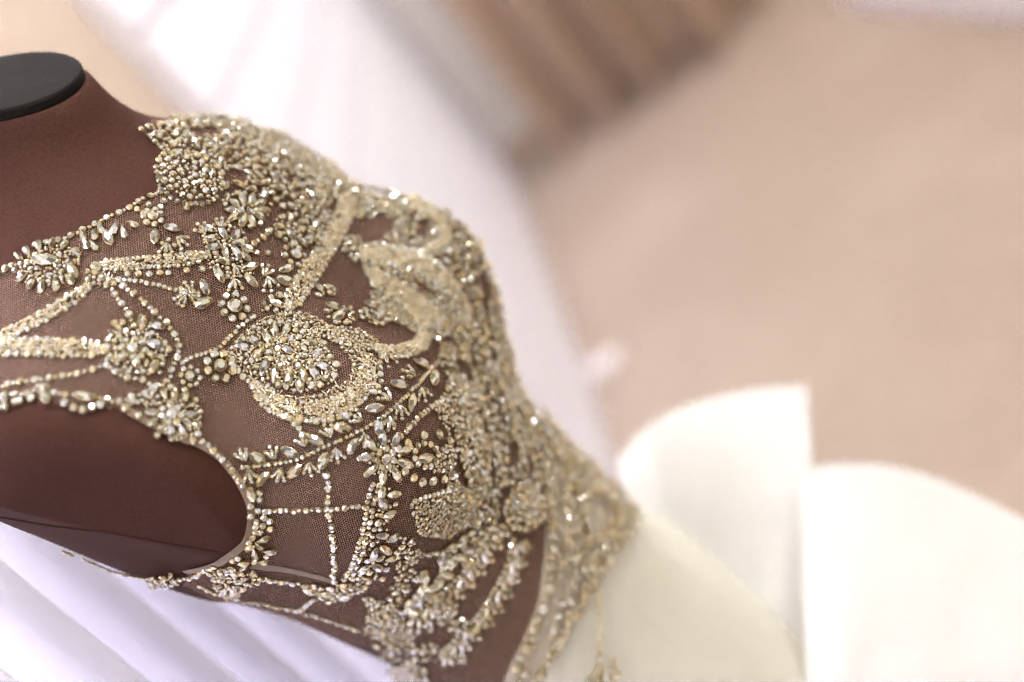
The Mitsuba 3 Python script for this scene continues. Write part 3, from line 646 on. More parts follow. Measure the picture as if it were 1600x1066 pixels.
["chain","paisley_border",{"d":4.51,"alt":3.12,"gap":1,"kind":"round"},[[67.5,-100,280],[69,-104,271],[71,-106,264],[73.5,-108.5,256.5],[76.5,-112.5,248.5],[80.5,-116,240.5],[84,-118.5,235],[90.5,-118.5,228.5],[96.5,-117.5,223],[102,-114.5,218.5],[107,-110,214.5]]],
["chain","paisley_border",{"d":3.96,"alt":0,"gap":1,"kind":"round"},[[113,-57,220],[116.5,-66,216],[117.5,-76,214],[118,-84,210],[116,-92.5,210.5]]],
["round","stone_chain",{"d":3.8},[[85.5,-119,233]]],
["round","stone_chain",{"d":3.8},[[86.5,-121,229.5]]],
["round","stone_chain",{"d":3.79},[[87.5,-122,227]]],
["round","stone_chain",{"d":3.79},[[88,-124,223.5]]],
["chain","bugle_string",{"d":2.78,"alt":0,"gap":1,"kind":"round"},[[57,-119.5,292],[60,-112,289],[63.5,-105.5,285],[67,-100,282],[69.5,-94.5,281],[74,-85,280.5],[79,-75,278.5]]],
["flower","stone_flower",{"rc":3.07,"n":8,"R":5.11,"d":3.07,"outer":0},[[58,-122,284]]],
["flower","stone_flower",{"rc":3.81,"n":8,"R":7.27,"d":4.5,"outer":0},[[65.5,-108,275.5]]],
["flower","stone_flower",{"rc":4.25,"n":8,"R":7.09,"d":4.25,"outer":0},[[74.5,-76,289.5]]],
["flower","stone_flower",{"rc":3.75,"n":8,"R":6.75,"d":3.75,"outer":0},[[88,-22,280]]],
["chain","bugle_string",{"d":2.77,"alt":0,"gap":1,"kind":"round"},[[47,-93.5,340.5],[52,-90.5,334.5],[56.5,-88.5,327.5],[60,-86.5,321],[63,-84.5,315]]],
["nav","leaf_spray",{"W":4.93},[[68.5,-73,311.5],[69,-78.5,303.5]]],
["nav","leaf_spray",{"W":4.9},[[64.5,-88.5,304.5],[69.5,-79,301]]],
["tear","leaf_spray",{"W":2.79},[[64.5,-83.5,310.5],[63,-83,316]]],
["round","leaf_spray",{"d":2.44},[[63,-83,316.5]]],
["tear","leaf_spray",{"W":2.8},[[64.5,-83.5,310.5],[64.5,-79.5,315.5]]],
["round","leaf_spray",{"d":2.45},[[64.5,-79,316.5]]],
["tear","leaf_spray",{"W":2.8},[[64.5,-83.5,310.5],[66,-78,313]]],
["round","leaf_spray",{"d":2.46},[[66,-77,313.5]]],
["tear","leaf_spray",{"W":2.78},[[63.5,-85,312.5],[62.5,-90,309.5]]],
["round","leaf_spray",{"d":2.43},[[62,-91,309.5]]],
["tear","leaf_spray",{"W":2.78},[[63.5,-85,312.5],[61,-91,312]]],
["round","leaf_spray",{"d":2.43},[[61,-91.5,312]]],
["tear","leaf_spray",{"W":2.78},[[63.5,-85,312.5],[61,-89,315]]],
["round","leaf_spray",{"d":2.43},[[60.5,-90,315]]],
["tear","leaf_spray",{"W":2.8},[[64,-84,311.5],[66.5,-80.5,308.5]]],
["round","leaf_spray",{"d":2.46},[[67,-80,308]]],
["tear","leaf_spray",{"W":2.8},[[64,-84,311.5],[66,-83,306.5]]],
["round","leaf_spray",{"d":2.45},[[66.5,-83,306]]],
["tear","leaf_spray",{"W":2.79},[[64,-84,311.5],[65,-86,307]]],
["round","leaf_spray",{"d":2.44},[[65,-86,306]]],
["round","leaf_spray",{"d":3.14},[[63.5,-84.5,313]]],
["round","leaf_spray",{"d":3.15},[[65.5,-81,310.5]]],
["round","leaf_spray",{"d":3.15},[[66.5,-82,307]]],
["nav","leaf_cluster",{"W":4.33},[[71.5,-43.5,329],[74.5,-43.5,321]]],
["nav","leaf_cluster",{"W":4.31},[[71.5,-51.5,324],[75,-45.5,318.5]]],
["nav","leaf_cluster",{"W":4.35},[[75.5,-38.5,322],[76.5,-43.5,314.5]]],
["nav","leaf_cluster",{"W":4.38},[[77.5,-42.5,312.5],[80,-31.5,312.5]]],
["nav","leaf_cluster",{"W":4.3},[[71.5,-55.5,320],[75,-49,315]]],
["nav","leaf_cluster",{"W":4.32},[[76,-47.5,314],[76,-55,308]]],
["nav","leaf_cluster",{"W":4.3},[[73.5,-58.5,312],[77,-54.5,305]]],
["nav","leaf_cluster",{"W":4.34},[[78,-44.5,310.5],[79,-49.5,302.5]]],
["nav","leaf_cluster",{"W":4.38},[[79.5,-42,307],[82,-39,299]]],
["nav","leaf_cluster",{"W":4.37},[[78,-43,311.5],[81,-37,305]]],
["nav","leaf_cluster",{"W":4.35},[[79,-46,305.5],[81,-47,297]]],
["nav","leaf_cluster",{"W":4.98},[[72.5,-61.5,311],[73.5,-68,301.5]]],
["nav","leaf_cluster",{"W":5.04},[[79,-56,296],[81,-59.5,286]]],
["nav","leaf_cluster",{"W":4.71},[[78.5,-55,298.5],[82,-45.5,294]]],
["nav","leaf_cluster",{"W":4.81},[[86,-41,282],[88,-31.5,277.5]]],
["nav","leaf_cluster",{"W":5.87},[[85,-47,281],[88,-42,272.5]]],
["tear","leaf_cluster",{"W":2.86},[[76.5,-62,299],[77.5,-63.5,293]]],
["round","leaf_cluster",{"d":2.51},[[78,-64,292.5]]],
["tear","leaf_cluster",{"W":2.86},[[76.5,-62,299],[76,-67.5,294]]],
["round","leaf_cluster",{"d":2.49},[[76,-68,293.5]]],
["tear","leaf_cluster",{"W":2.85},[[76.5,-62,299],[74.5,-69,297.5]]],
["round","leaf_cluster",{"d":2.49},[[74.5,-69.5,297]]],
["tear","leaf_cluster",{"W":2.88},[[77,-55,303.5],[79,-54,298]]],
["round","leaf_cluster",{"d":2.52},[[79,-54,297.5]]],
["tear","leaf_cluster",{"W":2.88},[[77,-55,303.5],[78,-58,298]]],
["round","leaf_cluster",{"d":2.51},[[78,-58.5,297]]],
["tear","leaf_cluster",{"W":2.87},[[77,-55,303.5],[76.5,-60.5,300]]],
["round","leaf_cluster",{"d":2.51},[[76.5,-61,299.5]]],
["tear","leaf_cluster",{"W":2.91},[[83.5,-49,286],[85.5,-49.5,279]]],
["round","leaf_cluster",{"d":2.55},[[85.5,-49.5,278]]],
["tear","leaf_cluster",{"W":2.91},[[83.5,-49,286],[84,-55,279.5]]],
["round","leaf_cluster",{"d":2.54},[[84,-55.5,279]]],
["tear","leaf_cluster",{"W":2.9},[[83.5,-49,286],[82.5,-57.5,283]]],
["round","leaf_cluster",{"d":2.53},[[82.5,-58,282.5]]],
["tear","leaf_cluster",{"W":2.91},[[82.5,-50.5,287.5],[83,-45,291]]],
["round","leaf_cluster",{"d":2.55},[[83,-44,291.5]]],
["tear","leaf_cluster",{"W":2.92},[[82.5,-50.5,287.5],[84,-42.5,288.5]]],
["round","leaf_cluster",{"d":2.56},[[84,-41.5,288.5]]],
["tear","leaf_cluster",{"W":2.92},[[82.5,-50.5,287.5],[84.5,-44,285]]],
["round","leaf_cluster",{"d":2.56},[[84.5,-43,285]]],
["tear","leaf_cluster",{"W":2.87},[[72,-47,325],[70,-48,329.5]]],
["round","leaf_cluster",{"d":2.51},[[69.5,-48.5,330]]],
["tear","leaf_cluster",{"W":2.88},[[72,-47,325],[70.5,-44.5,330]]],
["round","leaf_cluster",{"d":2.52},[[70.5,-44,331]]],
["tear","leaf_cluster",{"W":2.88},[[72,-47,325],[72,-41.5,328.5]]],
["round","leaf_cluster",{"d":2.53},[[72,-41,329]]],
["tear","leaf_cluster",{"W":2.91},[[75.5,-40,320.5],[75,-35.5,325]]],
["round","leaf_cluster",{"d":2.55},[[75,-35,325.5]]],
["tear","leaf_cluster",{"W":2.91},[[75.5,-40,320.5],[76,-32.5,323]]],
["round","leaf_cluster",{"d":2.56},[[76,-32,323.5]]],
["tear","leaf_cluster",{"W":2.91},[[75.5,-40,320.5],[77,-33,320]]],
["round","leaf_cluster",{"d":2.56},[[77.5,-32,320]]],
["fill","leaf_cluster",{"mix":"fine","sz":1,"lift":0},[[71,-46.5,328.5],[76,-34,322.5],[80.5,-32.5,309.5],[81,-42.5,300.5],[81,-52,292],[76,-63.5,299.5],[71.5,-64,312.5]]],
["chain","stone_chain",{"d":4.06,"alt":2.95,"gap":1,"kind":"round"},[[79.5,-44.5,304],[81.5,-36,302.5],[83,-30,301],[84,-24,299.5],[85,-17,299]]],
["round","stone_chain",{"d":3.3},[[82.5,-38.5,298]]],
["round","stone_chain",{"d":3.32},[[84,-34,293]]],
["fill","stone_cluster",{"mix":"mixed","sz":1,"lift":0},[[85,-10,300.5],[86.5,4.5,295],[87.5,15.5,285.5],[89,12.5,274.5],[89.5,-3,273.5],[88,-15,282],[86.5,-19.5,289],[85.5,-17.5,295.5]]],
["nav","stone_cluster",{"W":5.29},[[86.5,-9,292],[87.5,-14,284]]],
["nav","stone_cluster",{"W":4.98},[[88.5,-11,280.5],[89,4.5,275.5]]],
["nav","stone_cluster",{"W":4.67},[[88,17.5,281.5],[89,7.5,276.5]]],
["round","stone_cluster",{"d":4.98},[[88,-1,285]]],
["round","stone_cluster",{"d":4.91},[[88,-14.5,284]]],
["round","stone_cluster",{"d":4.87},[[86,-17,294]]],
["round","stone_cluster",{"d":4.98},[[90,-7,270.5]]],
["fill","neck_rosette",{"mix":"mixed","sz":1,"lift":0},[[75.5,-17.5,330.5],[78,-5.5,325],[82.5,-2.5,312.5],[84.5,-8.5,304.5],[83.5,-20,305],[81,-27.5,309.5],[78.5,-29,318.5],[76.5,-26,325.5]]],
["nav","neck_rosette",{"W":4.51},[[82,-12.5,312],[84,-5,305.5]]],
["nav","neck_rosette",{"W":4.48},[[82,-15,312],[84,-15,304.5]]],
["nav","neck_rosette",{"W":4.45},[[81,-18,313.5],[82,-25,307.5]]],
["nav","neck_rosette",{"W":4.42},[[80.5,-20,315.5],[79.5,-31,313]]],
["nav","neck_rosette",{"W":4.41},[[79.5,-21.5,318],[77.5,-31.5,320]]],
["nav","neck_rosette",{"W":4.42},[[79,-20.5,319.5],[76.5,-26.5,325.5]]],
["nav","neck_rosette",{"W":4.45},[[79.5,-18,319.5],[77,-17,327]]],
["nav","neck_rosette",{"W":4.48},[[80,-15,318],[78.5,-7.5,324]]],
["nav","neck_rosette",{"W":4.51},[[81,-12.5,316],[80.5,0,318]]],
["nav","neck_rosette",{"W":4.52},[[81.5,-11.5,313.5],[83,0.5,311]]],
["fill","neck_medallion",{"mix":"round","sz":1,"lift":0.004},[[55.5,-17,367],[57,-6.5,366.5],[62,0.5,358],[67,4,348.5],[74,-5.5,335.5],[75,-18.5,331],[72,-28.5,335],[65.5,-35.5,345],[59.5,-33,355.5]]],
["chain","neck_medallion",{"d":3.28,"alt":0,"gap":1,"kind":"round"},[[56,-16,366.5],[58,-26,360.5],[60,-31.5,355.5],[63.5,-35,349],[67,-34,342.5],[71.5,-28.5,335.5],[74.5,-19.5,332.5]]],
["tear","neck_medallion",{"W":4.34},[[66.5,-33,343.5],[67.5,-40,339.5]]],
["round","neck_medallion",{"d":3.38},[[67.5,0.5,348]]],
["round","neck_medallion",{"d":3.38},[[70.5,0,343]]],
["round","neck_medallion",{"d":3.26},[[59,-32.5,356.5]]],
["band","bugle_band",{"w":12.76,"edge":3.48,"dens":1},[[85.5,69.5,268],[89.5,49,266],[90.5,25.5,265.5],[90,5,266],[90.5,-14,266.5],[90,-30.5,267],[89.5,-45,267.5],[88,-60.5,266.5]]],
["fill","leaf_cluster",{"mix":"mixed","sz":1,"lift":0},[[91.5,-32.5,261.5],[92.5,-27,255.5],[94,-25,247.5],[95,-31.5,248],[93,-39,256.5]]],
["fill","leaf_cluster",{"mix":"mixed","sz":1,"lift":0},[[81,-67.5,280.5],[84.5,-57.5,277],[88,-52.5,269.5],[89,-60,264.5],[85,-67,270.5],[81.5,-70,276]]],
["nav","leaf_cluster",{"W":4.69},[[83.5,-62.5,277],[87,-60.5,269]]],
["fill","leaf_cluster",{"mix":"mixed","sz":1,"lift":0},[[96.5,-49.5,249.5],[97.5,-34,241],[100,-35,235],[104.5,-50,234],[101,-57.5,242.5]]],
["nav","leaf_cluster",{"W":4.83},[[95,-42,251],[98.5,-41,242]]],
["nav","leaf_cluster",{"W":5.54},[[100,-57.5,244],[99.5,-39.5,240]]],
["nav","leaf_cluster",{"W":5.41},[[98,-22.5,232],[97,-9,220.5]]],
["nav","leaf_cluster",{"W":5.34},[[106.5,-40.5,224.5],[98.5,-13.5,219]]],
["fill","leaf_cluster",{"mix":"mixed","sz":1,"lift":0},[[99,-25.5,231.5],[99,-14.5,218.5],[101.5,-15.5,210.5],[107,-35,219],[104,-41,230.5]]],
["tear","leaf_cluster",{"W":2.94},[[116,-62,215],[117,-54.5,207]]],
["round","leaf_cluster",{"d":2.59},[[117,-54,206.5]]],
["tear","leaf_cluster",{"W":2.92},[[116,-62,215],[118.5,-62.5,207]]],
["round","leaf_cluster",{"d":2.56},[[119,-62.5,206]]],
["tear","leaf_cluster",{"W":2.91},[[116,-62,215],[118.5,-70,210]]],
["round","leaf_cluster",{"d":2.53},[[118.5,-71,209.5]]],
["fill","paisley_border",{"mix":"seed","sz":1,"lift":0},[[98,-63.5,247.5],[107.5,-52,230],[113.5,-55,218.5],[111.5,-69.5,227],[104,-72.5,239]]],
["fill","stone_cluster",{"mix":"mixed","sz":1,"lift":0},[[91.5,24,259.5],[94,32,250.5],[96,27.5,243],[94.5,18,242],[92.5,10,248.5],[91.5,12,256]]],
["band","bugle_band",{"w":16.27,"edge":3.66,"dens":1},[[94.5,20.5,245],[100.5,32.5,233],[108.5,39.5,219.5],[114,41.5,206],[117,41.5,188]]],
["band","bugle_band",{"w":15.26,"edge":3.61,"dens":1},[[94.5,12.5,237.5],[98,14.5,223],[102,15.5,209.5],[105.5,15.5,196],[109,17,179.5]]],
["band","paisley_border",{"w":10.93,"edge":3.36,"dens":1},[[105.5,86.5,234.5],[112,88.5,223.5],[117,83,214],[119,71,208.5],[117,58,210],[113,49,215.5]]],
["band","paisley_border",{"w":10.06,"edge":3.09,"dens":1},[[113,-63.5,223],[116.5,-53.5,208],[111,-26.5,192.5],[102.5,1.5,184.5],[103.5,8,192],[101.5,9.5,203.5]]],
["fill","leaf_cluster",{"mix":"mixed","sz":1,"lift":0},[[101,45,238.5],[105.5,55.5,235],[109.5,57.5,228],[111.5,52.5,221.5],[107,42.5,225.5],[102.5,39.5,233]]],
["fill","leaf_cluster",{"mix":"mixed","sz":1,"lift":0},[[94,2.5,228.5],[96.5,8,220],[97.5,5,211.5],[98,-10,216.5],[96.5,-10,224.5]]],
["fill","dense_beading",{"mix":"mixed","sz":1.15,"lift":0},[[57.5,117.5,277],[71,108.5,258.5],[89,103,245],[104,96,232.5],[114,97,213],[114,107,195.5],[120,93,184],[121,78,168],[118,67,154],[108.5,59.5,129],[91,67.5,98],[84.5,64.5,67.5],[98.5,28.5,60],[101,-12,54],[98.5,-30,69],[96.5,-45,92],[98,-69.5,111.5],[110.5,-86,140],[118.5,-79.5,157],[118.5,-54,160],[118.5,-46.5,175],[106,-5.5,168.5],[104.5,6,183],[111,22,177],[114.5,36,193],[113,43.5,210.5],[119.5,61.5,201.5],[117.5,91,207.5],[109,92,227],[99.5,80,244],[95.5,60.5,251.5],[90.5,53.5,262],[85.5,71.5,267],[83,63,277]],[[[107,-8,162.5],[107.5,9.5,153.5],[106,5,142.5],[107.5,-12.5,143.5],[112,-26.5,159.5]],[[122,67.5,178],[121.5,68,169.5],[118,55.5,157],[115.5,43,155.5],[118.5,49,168]],[[117.5,-74,152],[112,-61,136.5],[111,-72,135.5],[114,-80,144.5]],[[102.5,-13,99.5],[102.5,-10,90],[100,-25.5,82.5],[100,-28.5,91.5]],[[108,-22.5,136],[105.5,-20,126],[106,-33.5,124],[109.5,-37,134.5]],[[102.5,3,83.5],[102,6,74.5],[101,-16,68.5],[101,-17,76]],[[110.5,32.5,142],[108,35,131.5],[107,26,131],[108.5,24.5,137.5]],[[107.5,12,176],[108.5,13.5,168],[108,12,157.5],[106.5,7,162]],[[106,-8,135.5],[105,-5,127],[104.5,-12,121.5],[106,-15.5,130.5]],[[104,1.5,115.5],[103.5,0,108],[103,-11.5,103.5],[103.5,-11.5,111]],[[101.5,21,98],[100.5,24.5,89],[102,12,86],[102.5,8,94.5]],[[101.5,-41,109.5],[100,-37.5,102],[98,-44,98],[99.5,-49,106]],[[114.5,34,183],[115.5,36,174.5],[113,27.5,171.5],[112,26,177.5]],[[110.5,87,226.5],[113.5,88.5,220.5],[115.5,83,217.5],[113,78.5,224]],[[93,44.5,257.5],[98,61,248],[103.5,58,239],[102,42.5,235],[95.5,29,244.5]]]],
["fill","dense_beading",{"mix":"mixed","sz":1,"lift":0},[[97,66.5,249],[104.5,91,234.5],[110,101,218],[116.5,95.5,206.5],[119.5,61.5,201.5],[111,46,218.5],[101,45,238.5],[94.5,51,253]],[[[112,70.5,226],[115.5,76,218.5],[117,66,213.5],[114,54,217],[111.5,57,224.5]],[[93,44.5,257.5],[97.5,63.5,248.5],[104,60,238],[102,41.5,234.5],[95.5,29,244.5]]]],
["chain","stone_chain",{"d":5.46,"alt":3.78,"gap":1,"kind":"round"},[[117.5,44.5,190],[115,35.5,163.5],[109,28.5,137],[102.5,24.5,107],[102.5,6,80.5],[100.5,-15.5,58.5]]],
["chain","stone_chain",{"d":4.89,"alt":3.67,"gap":1,"kind":"round"},[[109,17,179.5],[108.5,14,162],[105.5,3.5,137],[104,-14,118],[100.5,-28,97],[97,-38,84.5]]],
["chain","stone_chain",{"d":6.65,"alt":3.99,"gap":1,"kind":"round"},[[120,93,184],[120,78,162.5],[112.5,61,138],[93.5,68.5,103],[85,64.5,73.5],[84,63,50.5]]],
["chain","stone_chain",{"d":6.25,"alt":4.02,"gap":1,"kind":"round"},[[101,100,234],[112.5,100.5,213.5],[12,143,161.5],[120,93,184]]],
["chain","stone_chain",{"d":4.27,"alt":3.49,"gap":1,"kind":"round"},[[110.5,-21,162.5],[114,-41,150],[112.5,-58,138.5],[104.5,-66,122],[97,-66,108.5]]],
["chain","stone_chain",{"d":5.2,"alt":3.9,"gap":1,"kind":"round"},[[71,108.5,258.5],[89,103,245],[105,93,232.5]]],
["chain","stone_chain",{"d":5.15,"alt":3.87,"gap":1,"kind":"round"},[[119,59.5,159.5],[110.5,43.5,135.5],[102,40,111.5],[98.5,34.5,87],[101.5,14,73]]],
["chain","hem_column",{"d":7.44,"alt":5.25,"gap":1,"kind":"round"},[[97.5,32,50.5],[99.5,21,33.5],[101.5,3.5,17.5],[102,-12,7]]],
["chain","hem_column",{"d":7.9,"alt":5.58,"gap":1,"kind":"round"},[[79.5,69.5,16],[81,72.5,-11],[94,49.5,-22],[103,16,-21.5]]],
["chain","hem_column",{"d":7.09,"alt":5,"gap":1,"kind":"round"},[[101.5,6,61],[99.5,-20.5,44.5],[93.5,-43,27.5],[82.5,-65.5,13],[68.5,-84,3],[50.5,-99.5,-6.5]]],
["fill","far_shoulder_beading",{"mix":"mixed","sz":1,"lift":0},[[54,114,296],[48.5,136.5,272.5],[74,107,256.5],[89,72,260.5],[83.5,68.5,273],[88,31,277],[83.5,41,291.5]]],
["fill","breast_beading",{"mix":"fine","sz":1,"lift":0},[[93,20,250.5],[100.5,35.5,234.5],[111,44,217.5],[116,43,197.5],[116.5,39,177],[112,27,159.5],[106.5,9,173],[104,8,190],[99,5,206.5],[94.5,0,219.5],[94,5.5,230],[93.5,13.5,242.5]],[[[107,27,210],[110.5,29.5,200],[111,27.5,195],[107.5,23,202.5]],[[97,16.5,229],[99,18,223],[99,15.5,220.5],[96.5,12,225.5]]]],
["fill","breast_beading",{"mix":"fine","sz":1,"lift":0},[[94,0,222],[98.5,3.5,206.5],[103,7,191.5],[105.5,7,178.5],[104.5,-5.5,180.5],[102.5,-7.5,195],[99.5,-7.5,208.5],[99,-14.5,218.5]]],
["fill","breast_beading",{"mix":"fine","sz":1,"lift":0},[[97,79,247.5],[107,90.5,230.5],[116,88,213.5],[120,66.5,203.5],[115,50,210.5],[109,45,222.5],[112.5,58,221.5],[115.5,67,217.5],[112.5,77.5,225.5],[105.5,75.5,236.5]]],
["chain","stone_chain",{"d":4.49,"alt":3.26,"gap":1,"kind":"round"},[[93.5,20.5,250],[96,27,241.5],[102.5,38,231.5],[111,45.5,218.5],[116.5,46.5,200.5],[117.5,42.5,182.5],[114.5,33,166]]],
["chain","hem_column",{"d":6.86,"alt":4.71,"gap":1,"kind":"round"},[[97,38,-45.5],[104,0.5,-23.5],[102.5,-19,-14.5],[97.5,-40.5,-10.5],[91,-56,-10],[82,-71.5,-12],[69,-87,-16],[53,-100.5,-22]]],
["fill","breast_beading",{"mix":"mixed","sz":1,"lift":0},[[95,7,226],[102.5,12.5,202.5],[103,7,193],[102,-10,202],[103,-21.5,214.5],[97,-11.5,224.5]]],
["fill","dense_beading",{"mix":"mixed","sz":1,"lift":0},[[112.5,-26.5,169],[105.5,0,140.5],[104.5,-28,119.5],[94.5,-52,93],[95,-71.5,108],[115.5,-73.5,146.5],[119.5,-57,162.5]]],
["fill","dense_beading",{"mix":"mixed","sz":1,"lift":0},[[84,84.5,262],[95,85,248],[98,61,248],[92.5,45.5,257.5],[90,52,264]]],
["nav","ring_motif",{"W":5.04},[[114.5,-104,169],[116,-94.5,159.5]]],
["round","ring_motif",{"d":4.01},[[116.5,-90.5,157.5]]],
["round","ring_motif",{"d":4},[[115,-94,156]]],
["round","ring_motif",{"d":3.98},[[114,-98.5,157.5]]],
["round","ring_motif",{"d":3.96},[[113.5,-102,161]]],
["round","ring_motif",{"d":3.94},[[113.5,-104.5,166]]],
["round","ring_motif",{"d":3.93},[[114.5,-104.5,170]]],
["round","ring_motif",{"d":3.93},[[116,-102,172.5]]],
["round","ring_motif",{"d":3.94},[[117.5,-98.5,172.5]]],
["round","ring_motif",{"d":3.96},[[118.5,-94,170]]],
["round","ring_motif",{"d":3.99},[[118.5,-91,165.5]]],
["round","ring_motif",{"d":4.01},[[118,-89.5,161]]],
["round","ring_motif",{"d":4.98},[[116.5,-102.5,179]]],
["round","ring_motif",{"d":5.05},[[119.5,-91.5,173]]],
["round","ring_motif",{"d":5.13},[[120,-81.5,163.5]]],
["round","ring_motif",{"d":5.2},[[118,-76,153.5]]],
["round","ring_motif",{"d":4.97},[[110.5,-112.5,170]]],
["round","ring_motif",{"d":5},[[110,-110.5,163]]],
["round","ring_motif",{"d":5.04},[[109.5,-107.5,156]]],
["round","ring_motif",{"d":5.09},[[110,-101,150]]],
["round","ring_motif",{"d":5.15},[[110,-93.5,143.5]]],
["round","ring_motif",{"d":5.2},[[110.5,-86.5,139]]],
["round","ring_motif",{"d":4.94},[[114,-108,182.5]]],
["fill","ring_motif",{"mix":"fine","sz":1,"lift":0},[[118,-89,161],[117,-75.5,151],[113.5,-76,142],[111,-85.5,140.5],[112.5,-99,153.5]]],
["chain","ring_motif",{"d":3.99,"alt":3.26,"gap":1,"kind":"round"},[[116,-104,184.5],[119,-96,183.5],[121.5,-86,181],[122,-73.5,176.5],[120,-55.5,168.5]]],
["fill","dense_beading",{"mix":"fine","sz":1,"lift":0},[[122,-73.5,176.5],[117,-41.5,169],[118.5,-54,160],[118,-77,154.5],[117,-73,151],[110.5,-86,140],[97,-70.5,110],[97.5,-88.5,120.5],[106.5,-95,137],[116.5,-77,150],[120,-72.5,161.5]]],
["fill","dense_beading",{"mix":"seed","sz":1,"lift":0},[[97,-117.5,147],[101.5,-117.5,154.5],[105.5,-89.5,132],[96,-67,107],[86.5,-70.5,91.5],[82,-91.5,103.5],[87.5,-115,131]]],
["chain","dense_beading",{"d":3.35,"alt":0,"gap":1,"kind":"round"},[[102,-116,152.5],[105.5,-105,144],[105,-86.5,129.5],[97.5,-66,109]]],
["nav","ring_motif",{"W":4.84},[[112,-92.5,146.5],[107.5,-79,131]]],
["nav","ring_motif",{"W":4.94},[[99.5,-89.5,123.5],[100,-76,117.5]]],
["nav","ring_motif",{"W":4.54},[[119.5,-51.5,168.5],[118,-53.5,159.5]]],
["flower","navette_flower",{"rc":3.16,"n":7,"R":4.91,"d":4.21,"outer":0},[[109.5,-115.5,184]]],
["nav","navette_flower",{"W":4.61},[[113,-110,181],[116.5,-102,175]]],
["nav","navette_flower",{"W":4.61},[[111.5,-112.5,178],[112.5,-108,168]]],
["nav","navette_flower",{"W":4.59},[[109,-116,178],[106.5,-117,168.5]]],
["nav","navette_flower",{"W":4.56},[[107,-119,181],[102,-124,175.5]]],
["nav","navette_flower",{"W":4.53},[[106,-120,185.5],[100,-126,186.5]]],
["nav","navette_flower",{"W":4.52},[[107,-118.5,189.5],[103,-122.5,196]]],
["nav","navette_flower",{"W":4.53},[[109.5,-115.5,191],[108.5,-115,200]]],
["nav","navette_flower",{"W":4.56},[[112,-112,189.5],[114,-107,196.5]]],
["nav","navette_flower",{"W":4.59},[[113,-110,185.5],[117,-101.5,186.5]]],
["round","navette_flower",{"d":3.2},[[112.5,-108,169.5]]],
["round","navette_flower",{"d":3.19},[[107.5,-116.5,169.5]]],
["round","navette_flower",{"d":3.16},[[103,-123,176]]],
["round","navette_flower",{"d":3.14},[[101,-125.5,186]]],
["round","navette_flower",{"d":3.12},[[103,-122.5,195]]],
["round","navette_flower",{"d":3.13},[[108,-116,199]]],
["round","navette_flower",{"d":3.15},[[113.5,-108,196]]],
["round","navette_flower",{"d":3.18},[[116.5,-103,186.5]]],
["round","navette_flower",{"d":3.2},[[116.5,-102.5,176]]],
["fill","navette_flower",{"mix":"fine","sz":1,"lift":0},[[108.5,-116,196],[113.5,-108.5,191],[115.5,-105.5,179],[110,-112.5,170.5],[105,-121,176.5],[102,-124.5,185.5]]],
["chain","leaf_column",{"d":3.94,"alt":2.87,"gap":1,"kind":"round"},[[102.5,-123.5,177],[96.5,-128,172.5],[90,-131.5,166.5],[80,-134.5,157.5],[68.5,-135,149],[55.5,-134,140.5],[43.5,-132,133]]],
["chain","leaf_column",{"d":3.57,"alt":2.86,"gap":1,"kind":"round"},[[101.5,-125,180],[95,-130,175.5],[88.5,-133,169],[80.5,-135.5,161.5],[70.5,-136.5,154],[56.5,-135.5,144.5],[40,-132.5,135]]],
["nav","leaf_column",{"W":4.6},[[100,-124.5,168.5],[103.5,-119,163]]],
["nav","leaf_column",{"W":4.59},[[97.5,-127,171],[95,-127,162]]],
["nav","leaf_column",{"W":4.62},[[91,-129,160.5],[96,-124,157]]],
["nav","leaf_column",{"W":4.57},[[102,-123.5,174.5],[97,-127.5,169.5]]],
["nav","leaf_column",{"W":4.66},[[82,-132.5,154.5],[83.5,-128,146.5]]],
["nav","leaf_column",{"W":4.69},[[80.5,-128.5,144],[87,-124.5,144]]],
["nav","leaf_column",{"W":4.72},[[77.5,-131,146.5],[73.5,-126,134.5]]],
["nav","leaf_column",{"W":4.78},[[68.5,-127.5,133],[73.5,-122.5,129.5]]],
["nav","leaf_column",{"W":4.79},[[63.5,-131.5,138],[60,-125.5,126]]],
["nav","leaf_column",{"W":4.71},[[75,-132,146.5],[65,-132,139.5]]],
["fill","leaf_column",{"mix":"mixed","sz":1,"lift":0},[[101,-125.5,183.5],[106,-116.5,166],[97,-124,160],[87.5,-129,153.5],[78,-126,138],[56.5,-126.5,126],[31,-124.5,115.5],[32.5,-129.5,126.5],[57.5,-134,140.5],[80,-134.5,158]]],
["round","leaf_column",{"d":4.03},[[75.5,-124,132]]],
["round","leaf_column",{"d":4.09},[[61,-124.5,125]]],
["round","leaf_column",{"d":4.13},[[52.5,-123,119.5]]],
["fill","ball_flower",{"mix":"round","sz":1.1,"lift":0.006},[[98,-29.5,52.5],[96,-37.5,50.5],[93,-45.5,52.5],[90.5,-52.5,58.5],[89,-56.5,66.5],[89.5,-56.5,75],[91.5,-54,82],[94.5,-47.5,84.5],[97,-39,82.5],[98.5,-30.5,76.5],[99.5,-25.5,67.5],[99,-25,59]]],
["fill","ball_flower",{"mix":"round","sz":1,"lift":0.011},[[97,-33,56.5],[95,-40,55.5],[92.5,-47,58.5],[91,-52,65],[91,-53,72],[92.5,-50,78],[95,-44,80],[97,-37,76.5],[98.5,-31,70],[98.5,-30,62]]],
["fill","dense_beading",{"mix":"mixed","sz":1,"lift":0},[[97,-66,108.5],[96,-44,88.5],[88,-59,74],[82.5,-67.5,68],[74.5,-80,73.5],[77.5,-85,91],[85.5,-73.5,92]]],
["fill","bead_ladder",{"mix":"mixed","sz":1,"lift":0},[[85,-124,140.5],[88,-115,132],[80,-117.5,127.5],[75,-109.5,114],[65.5,-113.5,112],[46.5,-110.5,93.5],[33.5,-113.5,87.5],[20.5,-116,84],[53.5,-118,111.5]]],
